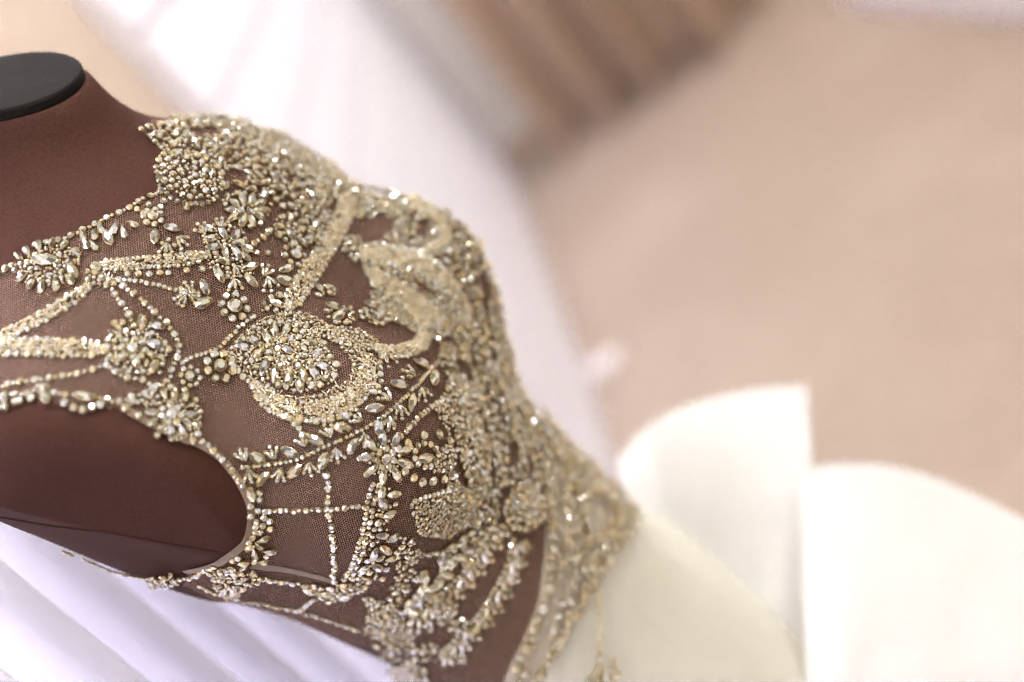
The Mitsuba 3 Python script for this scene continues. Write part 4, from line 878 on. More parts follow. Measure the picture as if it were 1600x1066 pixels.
["chain","bead_ladder",{"d":3.79,"alt":2.66,"gap":1,"kind":"round"},[[72.5,-115.5,119.5],[73.5,-106,109.5],[73.5,-95.5,98]]],
["nav","leaf_cluster",{"W":5.03},[[75.5,-96,101],[78,-86.5,93.5]]],
["nav","leaf_cluster",{"W":5.07},[[76.5,-87.5,92.5],[82.5,-80.5,94.5]]],
["nav","leaf_cluster",{"W":5.12},[[76.5,-85,88.5],[76.5,-78.5,76]]],
["nav","leaf_cluster",{"W":5.09},[[71,-92,90],[74,-84,81]]],
["nav","leaf_cluster",{"W":5.05},[[72,-97,98],[69,-90.5,84]]],
["nav","leaf_cluster",{"W":5},[[69,-100.5,99],[76,-95,100]]],
["tear","leaf_cluster",{"W":3.15},[[71,-87.5,83],[73.5,-82.5,77.5]]],
["round","leaf_cluster",{"d":2.77},[[74,-82,77]]],
["tear","leaf_cluster",{"W":3.16},[[71,-87.5,83],[71.5,-84,74.5]]],
["round","leaf_cluster",{"d":2.77},[[71.5,-83.5,73.5]]],
["tear","leaf_cluster",{"W":3.15},[[71,-87.5,83],[69,-86.5,74.5]]],
["round","leaf_cluster",{"d":2.77},[[69,-86.5,73.5]]],
["tear","leaf_cluster",{"W":3.12},[[67.5,-97,93],[66,-93,84]]],
["round","leaf_cluster",{"d":2.74},[[66,-92.5,82.5]]],
["tear","leaf_cluster",{"W":3.12},[[67.5,-97,93],[63,-95,83]]],
["round","leaf_cluster",{"d":2.74},[[62.5,-95,82]]],
["tear","leaf_cluster",{"W":3.11},[[67.5,-97,93],[62,-98,86.5]]],
["round","leaf_cluster",{"d":2.73},[[61,-98,85.5]]],
["round","leaf_cluster",{"d":3.5},[[75,-89,92]]],
["round","leaf_cluster",{"d":3.53},[[77,-83,87]]],
["round","leaf_cluster",{"d":3.53},[[68,-91.5,84.5]]],
["round","leaf_cluster",{"d":3.49},[[68,-97,93.5]]],
["nav","leaf_cluster",{"W":5.08},[[37,-111.5,86],[45,-107.5,84.5]]],
["nav","leaf_cluster",{"W":5.06},[[45,-107.5,84],[54.5,-105,91]]],
["nav","leaf_cluster",{"W":5.1},[[47,-106,84],[50,-101.5,74]]],
["nav","leaf_cluster",{"W":5.09},[[53,-102,82],[60.5,-96.5,81.5]]],
["nav","leaf_cluster",{"W":5.09},[[61.5,-98.5,87.5],[63.5,-92.5,77]]],
["nav","leaf_cluster",{"W":5.02},[[64,-106,101],[54.5,-104,88.5]]],
["nav","leaf_cluster",{"W":5.12},[[35,-111,81.5],[39,-107.5,72.5]]],
["tear","leaf_cluster",{"W":3.15},[[50,-103,78.5],[53,-99.5,73]]],
["round","leaf_cluster",{"d":2.76},[[53.5,-99,72.5]]],
["tear","leaf_cluster",{"W":3.15},[[50,-103,78.5],[50.5,-100.5,69.5]]],
["round","leaf_cluster",{"d":2.77},[[50.5,-100.5,68.5]]],
["tear","leaf_cluster",{"W":3.15},[[50,-103,78.5],[47,-102.5,70]]],
["round","leaf_cluster",{"d":2.77},[[46.5,-102.5,69]]],
["tear","leaf_cluster",{"W":3.08},[[53.5,-107,92.5],[56.5,-111,102.5]]],
["round","leaf_cluster",{"d":2.68},[[57,-111.5,103.5]]],
["tear","leaf_cluster",{"W":3.08},[[53.5,-107,92.5],[60,-109.5,103]]],
["round","leaf_cluster",{"d":2.67},[[60.5,-110,104]]],
["tear","leaf_cluster",{"W":3.09},[[53.5,-107,92.5],[60,-106.5,98.5]]],
["round","leaf_cluster",{"d":2.69},[[61,-106.5,99.5]]],
["round","leaf_cluster",{"d":3.9},[[45,-108,86]]],
["round","leaf_cluster",{"d":3.89},[[53,-104.5,88]]],
["round","leaf_cluster",{"d":3.92},[[52.5,-102,81]]],
["round","leaf_cluster",{"d":3.92},[[59.5,-97.5,82]]],
["round","leaf_cluster",{"d":3.92},[[36,-110.5,82]]],
["chain","bead_ladder",{"d":3.52,"alt":0,"gap":1,"kind":"round"},[[74,-91.5,94],[63.5,-96.5,86],[53.5,-102.5,82.5],[41,-108,80],[31,-112,80.5]]],
["nav","leaf_cluster",{"W":5.48},[[50.5,-105.5,86],[56.5,-99,79.5]]],
["nav","leaf_cluster",{"W":5.41},[[62,-107,101.5],[53.5,-104,87]]],
["nav","leaf_cluster",{"W":5.47},[[65.5,-96.5,88.5],[71,-88.5,84.5]]],
["nav","leaf_cluster",{"W":5.49},[[39,-110,84],[46.5,-105,80]]],
["chain","fringe_strip",{"d":3.65,"alt":0,"gap":1,"kind":"round"},[[88.5,-56,59],[80.5,-69,51],[69.5,-81.5,46],[55,-93,41.5],[39.5,-101,39],[20.5,-105,31.5]]],
["tear","fringe_strip",{"W":6.11},[[86.5,-59.5,55.5],[87.5,-57,45]]],
["tear","fringe_strip",{"W":4.87},[[86,-60.5,55.5],[83.5,-64,47.5]]],
["tear","fringe_strip",{"W":4.9},[[87,-59,56],[90,-52,48]]],
["round","fringe_strip",{"d":3.69},[[89,-53.5,44.5]]],
["tear","fringe_strip",{"W":6.1},[[82,-66.5,51],[82.5,-64.5,41]]],
["tear","fringe_strip",{"W":4.87},[[81.5,-67.5,51],[78.5,-70.5,43]]],
["tear","fringe_strip",{"W":4.88},[[82.5,-66,51.5],[85.5,-60,44]]],
["round","fringe_strip",{"d":3.68},[[84.5,-61.5,40.5]]],
["tear","fringe_strip",{"W":6.08},[[76.5,-74,48],[76,-73.5,38]]],
["tear","fringe_strip",{"W":4.85},[[75.5,-75,48],[72,-78.5,41]]],
["tear","fringe_strip",{"W":4.87},[[76.5,-73.5,48.5],[80,-68.5,40]]],
["round","fringe_strip",{"d":3.67},[[78,-70.5,37]]],
["tear","fringe_strip",{"W":6.07},[[70,-81,45],[70,-80,34.5]]],
["tear","fringe_strip",{"W":4.85},[[69.5,-81.5,44.5],[65,-85,37]]],
["tear","fringe_strip",{"W":4.86},[[70.5,-80.5,45],[74,-76,37]]],
["round","fringe_strip",{"d":3.66},[[72,-77.5,34]]],
["tear","fringe_strip",{"W":6.07},[[63,-87,42.5],[61.5,-87.5,32.5]]],
["tear","fringe_strip",{"W":4.85},[[62,-88,42.5],[56.5,-91.5,36]]],
["tear","fringe_strip",{"W":4.85},[[63.5,-87,43],[66.5,-83.5,34]]],
["round","fringe_strip",{"d":3.65},[[64,-85,31.5]]],
["tear","fringe_strip",{"W":6.07},[[55.5,-92.5,40],[53.5,-93,30]]],
["tear","fringe_strip",{"W":4.85},[[54.5,-93.5,40],[48.5,-96,33]]],
["tear","fringe_strip",{"W":4.85},[[56,-92.5,40.5],[59,-89.5,32]]],
["round","fringe_strip",{"d":3.66},[[56.5,-91,29]]],
["tear","fringe_strip",{"W":6.08},[[46.5,-98,39.5],[43.5,-98.5,29]]],
["tear","fringe_strip",{"W":4.86},[[45.5,-98.5,39.5],[38,-101,33]]],
["tear","fringe_strip",{"W":4.86},[[47.5,-97.5,39.5],[49,-95.5,30]]],
["round","fringe_strip",{"d":3.66},[[46,-97,27.5]]],
["tear","fringe_strip",{"W":6.1},[[37,-101.5,37],[34.5,-101.5,26.5]]],
["tear","fringe_strip",{"W":4.88},[[36,-102,37],[28,-103.5,29]]],
["tear","fringe_strip",{"W":4.87},[[38,-101.5,37.5],[41,-99.5,29]]],
["round","fringe_strip",{"d":3.67},[[38,-100.5,26]]],
["tear","fringe_strip",{"W":6.13},[[26.5,-104.5,33],[23.5,-104.5,22]]],
["tear","fringe_strip",{"W":4.92},[[25,-104.5,32.5],[16,-105.5,24]]],
["tear","fringe_strip",{"W":4.89},[[27,-104,33.5],[31,-102.5,25.5]]],
["round","fringe_strip",{"d":3.69},[[27.5,-103.5,22]]],
["chain","fringe_strip",{"d":3.57,"alt":0,"gap":1,"kind":"round"},[[89,-58,77.5],[80.5,-72.5,75],[69.5,-85.5,73],[58,-96,73],[44.5,-105,74],[33,-110.5,75.5]]],
["tear","fringe_strip",{"W":6.03},[[87,-62,76],[86.5,-61.5,66]]],
["tear","fringe_strip",{"W":4.81},[[86.5,-63,75.5],[83,-67.5,69.5]]],
["tear","fringe_strip",{"W":4.83},[[87,-61,76],[89.5,-55.5,66.5]]],
["round","fringe_strip",{"d":3.64},[[88,-58,64]]],
["tear","fringe_strip",{"W":6.01},[[82.5,-69.5,74.5],[81.5,-69,64.5]]],
["tear","fringe_strip",{"W":4.79},[[81.5,-70.5,74.5],[78,-74.5,68]]],
["tear","fringe_strip",{"W":4.81},[[82.5,-69,74.5],[85,-63.5,65.5]]],
["round","fringe_strip",{"d":3.62},[[83.5,-66,63]]],
["tear","fringe_strip",{"W":5.98},[[77,-76.5,73.5],[75.5,-77,63.5]]],
["tear","fringe_strip",{"W":4.77},[[76.5,-77.5,73.5],[72,-82,68]]],
["tear","fringe_strip",{"W":4.79},[[77.5,-76,73.5],[79.5,-72,64]]],
["round","fringe_strip",{"d":3.61},[[77.5,-74,62]]],
["tear","fringe_strip",{"W":5.97},[[71.5,-83.5,72.5],[70,-83.5,62.5]]],
["tear","fringe_strip",{"W":4.76},[[71,-84,72.5],[66,-88,66.5]]],
["tear","fringe_strip",{"W":4.78},[[72,-83,72.5],[74,-78.5,63.5]]],
["round","fringe_strip",{"d":3.6},[[72,-81,61]]],
["tear","fringe_strip",{"W":5.95},[[65.5,-89.5,72],[62.5,-90,62.5]]],
["tear","fringe_strip",{"W":4.75},[[64.5,-90,72.5],[58.5,-94,67]]],
["tear","fringe_strip",{"W":4.77},[[66,-89,72],[67.5,-86,62.5]]],
["round","fringe_strip",{"d":3.59},[[65,-88,60.5]]],
["tear","fringe_strip",{"W":5.95},[[58.5,-95,71.5],[56,-95.5,62]]],
["tear","fringe_strip",{"W":4.75},[[58,-96,72],[51.5,-99,66.5]]],
["tear","fringe_strip",{"W":4.76},[[59,-94.5,72],[61,-92,62.5]]],
["round","fringe_strip",{"d":3.58},[[58,-93.5,60]]],
["tear","fringe_strip",{"W":5.94},[[51.5,-100.5,72.5],[47.5,-101,63]]],
["tear","fringe_strip",{"W":4.74},[[51,-101,73],[43.5,-104,68]]],
["tear","fringe_strip",{"W":4.75},[[52,-100,72.5],[52.5,-98,62.5]]],
["round","fringe_strip",{"d":3.58},[[49.5,-99.5,61]]],
["tear","fringe_strip",{"W":5.94},[[44,-105,73],[39.5,-105.5,63]]],
["tear","fringe_strip",{"W":4.75},[[43.5,-105.5,73],[35.5,-108,68]]],
["tear","fringe_strip",{"W":4.75},[[45,-104.5,73],[45,-102.5,63]]],
["round","fringe_strip",{"d":3.58},[[42,-104,61]]],
["tear","fringe_strip",{"W":5.95},[[36,-109,74],[30.5,-109,64]]],
["tear","fringe_strip",{"W":4.75},[[35.5,-109.5,74.5],[26.5,-111.5,69.5]]],
["tear","fringe_strip",{"W":4.75},[[37,-108.5,74],[36.5,-106.5,64]]],
["round","fringe_strip",{"d":3.59},[[33,-108,62]]],
["fill","leaf_cluster",{"mix":"mixed","sz":1,"lift":0},[[47,-100,55.5],[50.5,-97,48],[48.5,-96.5,39],[40,-101,40],[39.5,-102.5,49]]],
["fill","leaf_cluster",{"mix":"mixed","sz":1,"lift":0},[[35.5,-110,79],[50,-101.5,74],[53,-97,57],[44,-101.5,54],[27.5,-108.5,58],[24.5,-111,66]]],
["fill","hem_column",{"mix":"mixed","sz":1.25,"lift":0.002},[[101.5,9.5,68],[100.5,15.5,52],[99.5,-21.5,39.5],[95.5,-37,26],[91.5,-49,15],[85.5,-62.5,7.5],[75,-77.5,1.5],[63.5,-90,-4.5],[47.5,-102.5,-15.5],[37.5,-106.5,-11.5],[52,-97,0],[67,-84.5,7.5],[79.5,-69.5,16],[89,-53,27.5],[98.5,-26.5,45.5],[101.5,-6,60.5]]],
["fill","hem_column",{"mix":"mixed","sz":1.3,"lift":0.0045},[[101,14,63],[83.5,65.5,63],[83.5,64,50],[82,65.5,23.5],[81.5,70.5,-2],[81,73.5,-27],[72,88.5,-64.5],[97,37.5,-43.5],[104,1.5,-23],[103,-16,-15],[98.5,-38.5,-11.5],[92,-54,-9.5],[82.5,-70.5,-11.5],[70,-86,-16.5],[54,-100,-22],[45,-104.5,-18],[66.5,-87.5,-5.5],[84,-65,5],[92.5,-46,17.5],[99.5,-20,37.5],[101,8.5,52.5]],[[[102,1,17],[101,24,2],[103.5,10.5,-5],[103,-12.5,0.5],[100.5,-20,14]],[[101,5.5,35.5],[101,5,26],[100.5,-13.5,23],[100.5,-14,30.5]],[[91,-49.5,16],[94.5,-42,12],[90,-55.5,4],[84.5,-65,4.5]],[[80.5,72.5,-7.5],[83,70.5,-17],[93,53,-17.5],[95.5,45,-5]]]],
["round","back_chain",{"d":3},[[-84,-147.5,242]]],
["round","back_chain",{"d":2.99},[[-81.5,-148.5,240.5]]],
["round","back_chain",{"d":3},[[-82,-147.5,238]]],
["chain","back_chain",{"d":3.4,"alt":2.27,"gap":1,"kind":"round"},[[-80,-147,233],[-78.5,-144.5,223],[-77,-143.5,217.5]]],
["chain","back_chain",{"d":3.38,"alt":2.25,"gap":1,"kind":"round"},[[-76.5,-143,216],[-64.5,-148,211],[-53.5,-150,204],[-48,-150.5,201.5]]],
["fill","back_chain",{"mix":"mixed","sz":1,"lift":0},[[-43.5,-152.5,204.5],[-28.5,-154,201],[-35,-150,192],[-53.5,-145,189.5],[-58.5,-145,194.5]]],
["chain","back_chain",{"d":3.64,"alt":2.55,"gap":1,"kind":"round"},[[-33.5,-151,194],[-22.5,-151.5,191.5],[-9,-155,193.5],[6,-159.5,196]]],
["fill","side_cluster",{"mix":"mixed","sz":1,"lift":0},[[-4,-155.5,191.5],[10.5,-160.5,195],[23.5,-161.5,193],[22.5,-155,180],[15,-152,172],[0,-149.5,169.5],[-23.5,-141,159.5],[-33,-140,162],[-22.5,-146,175]]],
["chain","side_cluster",{"d":4.45,"alt":2.96,"gap":1,"kind":"round"},[[14.5,-152,172],[12,-144.5,162.5],[13,-139,153.5],[16.5,-135,145.5],[18,-132.5,138]]],
["nav","side_cluster",{"W":5.28},[[13.5,-133.5,142],[19,-131.5,134]]],
["nav","side_cluster",{"W":5.29},[[17,-131,132.5],[26,-130,128.5]]],
["nav","side_cluster",{"W":4.93},[[26.5,-129.5,127],[29.5,-126,118.5]]],
["fill","side_cluster",{"mix":"mixed","sz":1,"lift":0},[[22.5,-134.5,142],[38.5,-131.5,132.5],[25.5,-126,118],[13,-127.5,121.5],[13,-130.5,131.5]]],
["chain","side_cluster",{"d":3.1,"alt":0,"gap":1,"kind":"round"},[[8.5,-129,127.5],[-1,-127.5,125.5],[-10,-125.5,122.5],[-17.5,-124.5,122.5]]],
["chain","back_chain",{"d":3.49,"alt":2.32,"gap":1,"kind":"round"},[[-28.5,-148,183],[-30.5,-142.5,168.5],[-25,-140,158],[-26.5,-131.5,144.5],[-24,-126.5,132.5],[-16,-125,123.5],[-8.5,-123,109.5],[-1.5,-120.5,94],[1,-118.5,85.5]]],
["fill","waist_cluster",{"mix":"fine","sz":1,"lift":0},[[32,-124,114],[33.5,-117,98],[32.5,-112.5,83.5],[25,-110,61],[16,-110.5,56.5],[4,-114,66],[5.5,-118,84.5],[21,-119.5,98]]],
["fill","waist_cluster",{"mix":"mixed","sz":1,"lift":0},[[5,-119.5,89.5],[12,-115.5,74.5],[16,-110.5,56.5],[25,-106,43],[32.5,-102.5,30.5],[32.5,-102.5,17],[24.5,-104.5,16.5],[18.5,-105.5,29],[-1,-106.5,38],[-99.5,18,-85],[-4,-112,61]]],
["fill","waist_cluster",{"mix":"mixed","sz":1,"lift":0},[[-44,-84,19.5],[-1,-106.5,38],[4,-105.5,27.5],[-5.5,-105.5,7],[-51.5,-80,-1]]],
["fill","far_shoulder_beading",{"mix":"mixed","sz":1.1,"lift":0},[[48,5,385.5],[46.5,26,378.5],[30,73.5,366.5],[30.5,88,357],[32.5,96,350],[32,110,339.5],[49,95,331],[40,127.5,312.5],[51,117,301],[59,107.5,291.5],[68,94,284],[83,60.5,279],[87.5,31.5,279.5],[87,14.5,289],[85.5,4.5,299.5],[83.5,2.5,308.5],[80.5,2,318.5],[77,-5.5,328],[75,-11,332],[71,1,341.5],[66,3.5,351],[61,-2,360],[57,-0.5,366.5],[53.5,2.5,374],[50,5,380.5]],[[[52.5,37,363.5],[55,49.5,354.5],[60.5,44,348.5],[60.5,29.5,355],[56.5,27.5,361.5]],[[72.5,3,338.5],[75,14,332],[77.5,13.5,325.5],[76.5,-2,329],[74.5,-5,334.5]],[[59.5,12,361],[63,15.5,355],[65.5,11,351],[62.5,6.5,356.5]],[[79,40.5,310],[79.5,44,304],[82,31.5,303.5],[81,29.5,308.5]],[[84,6,305.5],[84.5,17.5,300.5],[86,16,293.5],[86,6,295.5]]]],
["chain","neckline_chain",{"d":3.37,"alt":2.25,"gap":1,"kind":"round"},[[49.5,5.5,381.5],[52.5,2.5,375.5],[56,-1,368.5],[58.5,-2,364]]],
["chain","far_shoulder_beading",{"d":3.71,"alt":0,"gap":1,"kind":"round"},[[47.5,25,377.5],[38.5,59.5,367.5],[30,88.5,357],[32,97,349.5],[32,107.5,341.5]]],
["fill","far_shoulder_beading",{"mix":"mixed","sz":1,"lift":0},[[79.5,0,322],[83.5,2,307.5],[85.5,-6.5,299.5],[86.5,-6,295.5],[87,12,288],[88,28.5,278.5],[89.5,32,270],[90.5,16.5,267],[90,5,270],[88.5,15.5,279.5],[85.5,2,298.5],[81.5,-2.5,314.5]]],
["fill","stone_cluster",{"mix":"mixed","sz":1,"lift":0},[[85.5,4.5,299.5],[84.5,29.5,293.5],[86.5,37.5,281],[89.5,32,270],[90,7.5,268.5],[88.5,15.5,279.5],[87,14.5,289]]],
]
EDGES = {"NET_NECK":[[-28.5,-94,386.5],[-13,-92,381.5],[-1.5,-86.5,380],[10,-82,377.5],[26,-77,371.5],[38,-67.5,367],[47.5,-56.5,362.5],[54,-45,359],[58.5,-36,356],[58.5,-28,358.5],[56,-18,366],[57,-4,366.5],[52.5,1.5,375],[48.5,6,383.5]],"NET_ARM":[[-25,-156,347.5],[-5,-163,341],[15.5,-163.5,330.5],[28,-163.5,318.5],[38,-159,307.5],[44.5,-156,297],[48.5,-155,283.5],[51.5,-152,269],[53.5,-148,259],[54.5,-146,248.5],[54.5,-146,240.5],[53.5,-147,230.5],[52,-148.5,221],[49,-151,213.5],[45,-153.5,207.5],[37.5,-157.5,202],[29,-162,199],[13,-162,198],[-16,-154.5,196.5]],"BIND_ARM":[[44.5,-156,297],[48.5,-155,283.5],[51.5,-152,269],[53.5,-148,259],[54.5,-146,248.5],[54.5,-146,240.5],[53.5,-147,230.5],[51.5,-149,220.5],[48.5,-151,213],[44,-154,207],[37.5,-157.5,202],[29.5,-162,199.5],[15.5,-162.5,198],[-5,-156.5,196],[-21,-153.5,197]],"BIND_SIDE":[[24.5,-158,185.5],[24,-150,174.5],[25.5,-143,163],[28.5,-138.5,152],[32,-135.5,143.5],[34,-133,135.5]],"SEAM":[[-80.5,-167.5,294.5],[-59.5,-173,284.5],[-40,-175,271],[-18.5,-175,255.5],[-5,-170.5,237],[8.5,-166,217.5],[20.5,-163,202.5]],"NET_OUT":[[43.5,26.5,383.5],[31.5,97,350],[40.5,146.5,284.5],[84.5,106.5,246],[113,109.5,180],[101.5,80,121.5],[86.5,61,69],[73,87.5,-67],[98,32,-48],[85.5,-67,-21],[52.5,-102,-28.5],[-47.5,-83.5,1.5],[-10.5,-111.5,63.5],[-51.5,-115.5,127.5],[-39,-147.5,186.5]],"SKIRT_TOP":[[94.5,43,67.5],[101.5,-5.5,60],[98.5,-26,45],[89,-53,28],[79.5,-69.5,16],[67,-84.5,7.5],[50.5,-98,-1],[36,-106.5,-11]]}

EDGES = {k: np.array(v) / 1000 for k, v in EDGES.items()}

seam = snap(spline(EDGES['SEAM'], .002), .0002)
scene['dress_form__seam'] = ply(moved(tube(seam, .0005)), 'thread', smooth=True)
zz = np.linspace(.40, .335, 40)
ns = snap(np.stack([-.030 - .05 * (.40 - zz), -.042 - .1 * (.40 - zz), zz], -1), .0002)
scene['dress_form__seam_001'] = ply(moved(tube(ns, .0004)), 'thread', smooth=True)


def ribbon(pts, width, lift):
    p = snap(spline(pts, .003), lift)
    n = normals(p)
    t = np.gradient(p, axis=0)
    s = np.cross(t, n)
    s /= np.linalg.norm(s, axis=1, keepdims=True)
    th = .0003
    ring = np.stack([p + s * width / 2 + n * th, p - s * width / 2 + n * th, p - s * width / 2 - n * th, p + s * width / 2 - n * th], 1)
    i, j = np.meshgrid(np.arange(len(p) - 1), np.arange(4), indexing='ij')
    f = np.stack([i * 4 + j, i * 4 + (j + 1) % 4, (i + 1) * 4 + (j + 1) % 4, (i + 1) * 4 + j], -1).reshape(-1, 4)
    return trimesh.Trimesh(ring.reshape(-1, 3), trimesh.geometry.triangulate_quads(f), process=False)


for i, (k, w, lf) in enumerate((('BIND_ARM', .0042, .0016), ('BIND_SIDE', .0048, .002))):
    scene['gown__binding' + (f'_{i:03d}' if i else '')] = ply(moved(ribbon(EDGES[k], w, lf)), 'ribbon', smooth=30)
labels['gown__binding'] = {'label': 'beige ribbon binding round the armhole'}

# the sheer net: hexagonal cells of real threads, laid over the form
D = np.array([.5, -.8, .32])
D /= np.linalg.norm(D)
E1 = np.cross([0, 0, 1], D)
E1 /= np.linalg.norm(E1)
E2 = np.cross(D, E1)
flat = lambda p: np.stack([p @ E1, p @ E2], -1)
outline = trimesh.path.polygons.Polygon(np.vstack([flat(EDGES['NET_NECK']), flat(EDGES['NET_OUT']), flat(EDGES['NET_ARM'])[::-1]])).buffer(0)
x0, y0, x1, y1 = outline.bounds
c = .0008                                                                 # side of a cell
i, j = np.meshgrid(np.arange(int((x1 - x0) / (c * 3 ** .5)) + 2), np.arange(int((y1 - y0) / (c * 1.5)) + 2), indexing='ij')
cx = x0 + c * 3 ** .5 * (i + .5 * (j % 2))
cy = y0 + c * 1.5 * j
A = np.stack([cx, cy + c / 2], -1).reshape(-1, 2)                          # three threads meet in each node A
B = np.stack([np.stack([cx, cy + c * 1.5], -1), np.stack([cx + c * .75 ** .5, cy], -1), np.stack([cx - c * .75 ** .5, cy], -1)], -2).reshape(-1, 3, 2)
import shapely
ok = shapely.contains_xy(outline, A[:, 0], A[:, 1])
A, B = A[ok], B[ok]
q = np.concatenate([A[:, None], B], 1).reshape(-1, 2)
qr, inv = np.unique(np.round(q / 1e-5).astype(int), axis=0, return_inverse=True)
qq = qr * 1e-5
P = qq[:, :1] * E1 + qq[:, 1:] * E2 + .3 * D
act = np.arange(len(P))
for _ in range(70):
    s = sdf(P[act])
    P[act] -= np.clip(s * .8, -.01, .05)[:, None] * D
    act = act[np.abs(s) > .0002]
    if not len(act):
        break
N = normals(P)
good = (np.abs(sdf(P)) < .001) & (N @ D > .06)
N += .0
P = P + N * (.0012 + .0004 * nfbm(P * 60, 2))[:, None]
P4, N4, G4 = P[inv.ravel()].reshape(-1, 4, 3), N[inv.ravel()].reshape(-1, 4, 3), good[inv.ravel()].reshape(-1, 4)
V = []
for k in (1, 2, 3):
    o = G4[:, 0] & G4[:, k] & (np.linalg.norm(P4[:, k] - P4[:, 0], axis=1) < .004)
    a, b, n = P4[o, 0], P4[o, k], N4[o, 0]
    s = np.cross(b - a, n)
    s *= .000098 / (np.linalg.norm(s, axis=1, keepdims=True) + 1e-12)
    V.append(np.stack([a + s, a - s, b - s, b + s], 1))
V = np.concatenate(V)
scene['gown__net'] = ply((V.reshape(-1, 3) + SHIFT, np.arange(len(V) * 4).reshape(-1, 4)), 'net')
labels['gown__net'] = {'label': 'sheer beige net that carries the beadwork', 'kind': 'stuff'}


# --- stones
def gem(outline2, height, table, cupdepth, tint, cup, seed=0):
    """A faceted stone in a metal cup: outline (n x 2), unit size, base at z = 0. Faces do not share corners; random facet tones in the vertex colour imitate inner reflections."""
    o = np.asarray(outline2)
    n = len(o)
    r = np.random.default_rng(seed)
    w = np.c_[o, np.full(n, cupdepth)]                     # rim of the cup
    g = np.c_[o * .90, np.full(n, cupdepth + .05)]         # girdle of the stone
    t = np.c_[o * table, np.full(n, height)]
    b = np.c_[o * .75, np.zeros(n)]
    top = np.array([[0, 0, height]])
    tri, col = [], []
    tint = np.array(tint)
    tone = tint * r.choice([.55, .95, 1.15])                # reflection on the table, painted as one random tone
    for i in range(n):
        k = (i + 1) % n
        crown = tint * r.choice([.26, .6, 1., 1.12])  # crown facets painted bright or dark to imitate inner reflections
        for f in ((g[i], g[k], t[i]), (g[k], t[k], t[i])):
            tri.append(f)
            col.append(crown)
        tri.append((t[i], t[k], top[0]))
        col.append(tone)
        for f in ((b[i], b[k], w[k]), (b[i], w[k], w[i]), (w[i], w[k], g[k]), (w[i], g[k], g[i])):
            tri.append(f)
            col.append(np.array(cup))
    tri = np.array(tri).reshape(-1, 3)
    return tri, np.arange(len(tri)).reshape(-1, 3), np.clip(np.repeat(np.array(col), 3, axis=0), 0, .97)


def ring(n, ph=0.0):
    a = np.arange(n) * 2 * np.pi / n + ph
    return np.stack([np.cos(a), np.sin(a)], -1) * .5


def lens(n=10):
    a = np.arange(n) * 2 * np.pi / n
    s = np.sin(a)
    return np.stack([np.cos(a) * .5, np.sign(s) * np.abs(s) ** 1.25 * .5], -1)


def pear(n=9):
    a = np.arange(n) * 2 * np.pi / n + np.pi
    x = np.cos(a) * .5
    return np.stack([x, np.sin(a) * .5 * np.clip((x + .5) * 1.15, .0, 1) ** .6], -1)


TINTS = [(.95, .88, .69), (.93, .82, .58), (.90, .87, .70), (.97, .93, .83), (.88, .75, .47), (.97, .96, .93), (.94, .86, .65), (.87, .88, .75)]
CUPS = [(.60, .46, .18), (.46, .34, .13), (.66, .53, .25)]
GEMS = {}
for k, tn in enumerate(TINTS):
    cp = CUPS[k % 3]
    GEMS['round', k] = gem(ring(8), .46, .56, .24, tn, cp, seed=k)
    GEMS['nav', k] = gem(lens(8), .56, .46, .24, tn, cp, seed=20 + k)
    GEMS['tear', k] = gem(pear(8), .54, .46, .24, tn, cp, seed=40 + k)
ico = trimesh.creation.icosphere(subdivisions=1, radius=.5)
icv = ico.vertices[ico.faces.ravel()]
hexa = ring(6)
for k, tn in enumerate([(.70, .63, .47), (.64, .55, .37), (.78, .72, .58), (.48, .37, .20)]):
    GEMS['seed', k] = (icv + [0, 0, .42], np.arange(len(icv)).reshape(-1, 3), np.tile(tn, (len(icv), 1)))
    tri = []
    for i in range(6):
        a, b = hexa[i], hexa[(i + 1) % 6]
        A0, B0, A1, B1 = (np.array([x, y[0], y[1] + .5]) for x, y in ((-.5, a), (-.5, b), (.5, a), (.5, b)))
        tri += [A0, B0, B1, A0, B1, A1, A0, np.array([-.5, 0, .5]), B0, A1, B1, np.array([.5, 0, .5])]
    GEMS['bugle', k] = (np.array(tri), np.arange(len(tri)).reshape(-1, 3), np.tile(tn, (len(tri), 1)))

stones = []                              # (kind, tint, matrix, size, motif)
occupied = [np.zeros((0, 3)), np.zeros(0)]
pend_p, pend_r = [], []


def put(kind, p, t, L, W, H, motif, tilt=7.0, tint=None, spin=0.0):
    """Sets one stone on the surface point p, its long axis along t."""
    n = near(p[None])[0][0]
    ax = rng.normal(size=3)
    n = n + math.tan(math.radians(tilt)) * rng.normal() * ax / np.linalg.norm(ax)
    n /= np.linalg.norm(n)
    t = np.asarray(t, float) - n * (np.asarray(t) @ n)
    if np.linalg.norm(t) < 1e-9:
        t = np.cross(n, [.3, .5, .8])
    t /= np.linalg.norm(t)
    b = np.cross(n, t)
    if spin:
        t, b = t * math.cos(spin) + b * math.sin(spin), b * math.cos(spin) - t * math.sin(spin)
    M = np.eye(4)
    M[:3, 0], M[:3, 1], M[:3, 2], M[:3, 3] = t * L, b * W, n * H, p + SHIFT
    if tint is None:
        tint = int(rng.integers(4 if kind in ('seed', 'bugle') else len(TINTS)))
    stones.append((kind, tint, M, max(L, W), motif))
    pend_p.append(p)
    pend_r.append((L + W) / 4 if kind != 'bugle' else W * .6)


motif_at = {}


def motif(name, pts):
    """The motif of this name that lies here, or the next one of its kind."""
    c = np.asarray(pts).mean(0)
    for key, q in motif_at.setdefault(name, {}).items():
        if np.linalg.norm(np.asarray(q) - c, axis=1).min() < .026:
            q.append(c)
            return key
    key = name + (f'_{len(motif_at[name]):03d}' if motif_at[name] else '')
    motif_at[name][key] = [c]
    return key


LIFT = .0016


def jitter(s):
    return rng.normal() * s


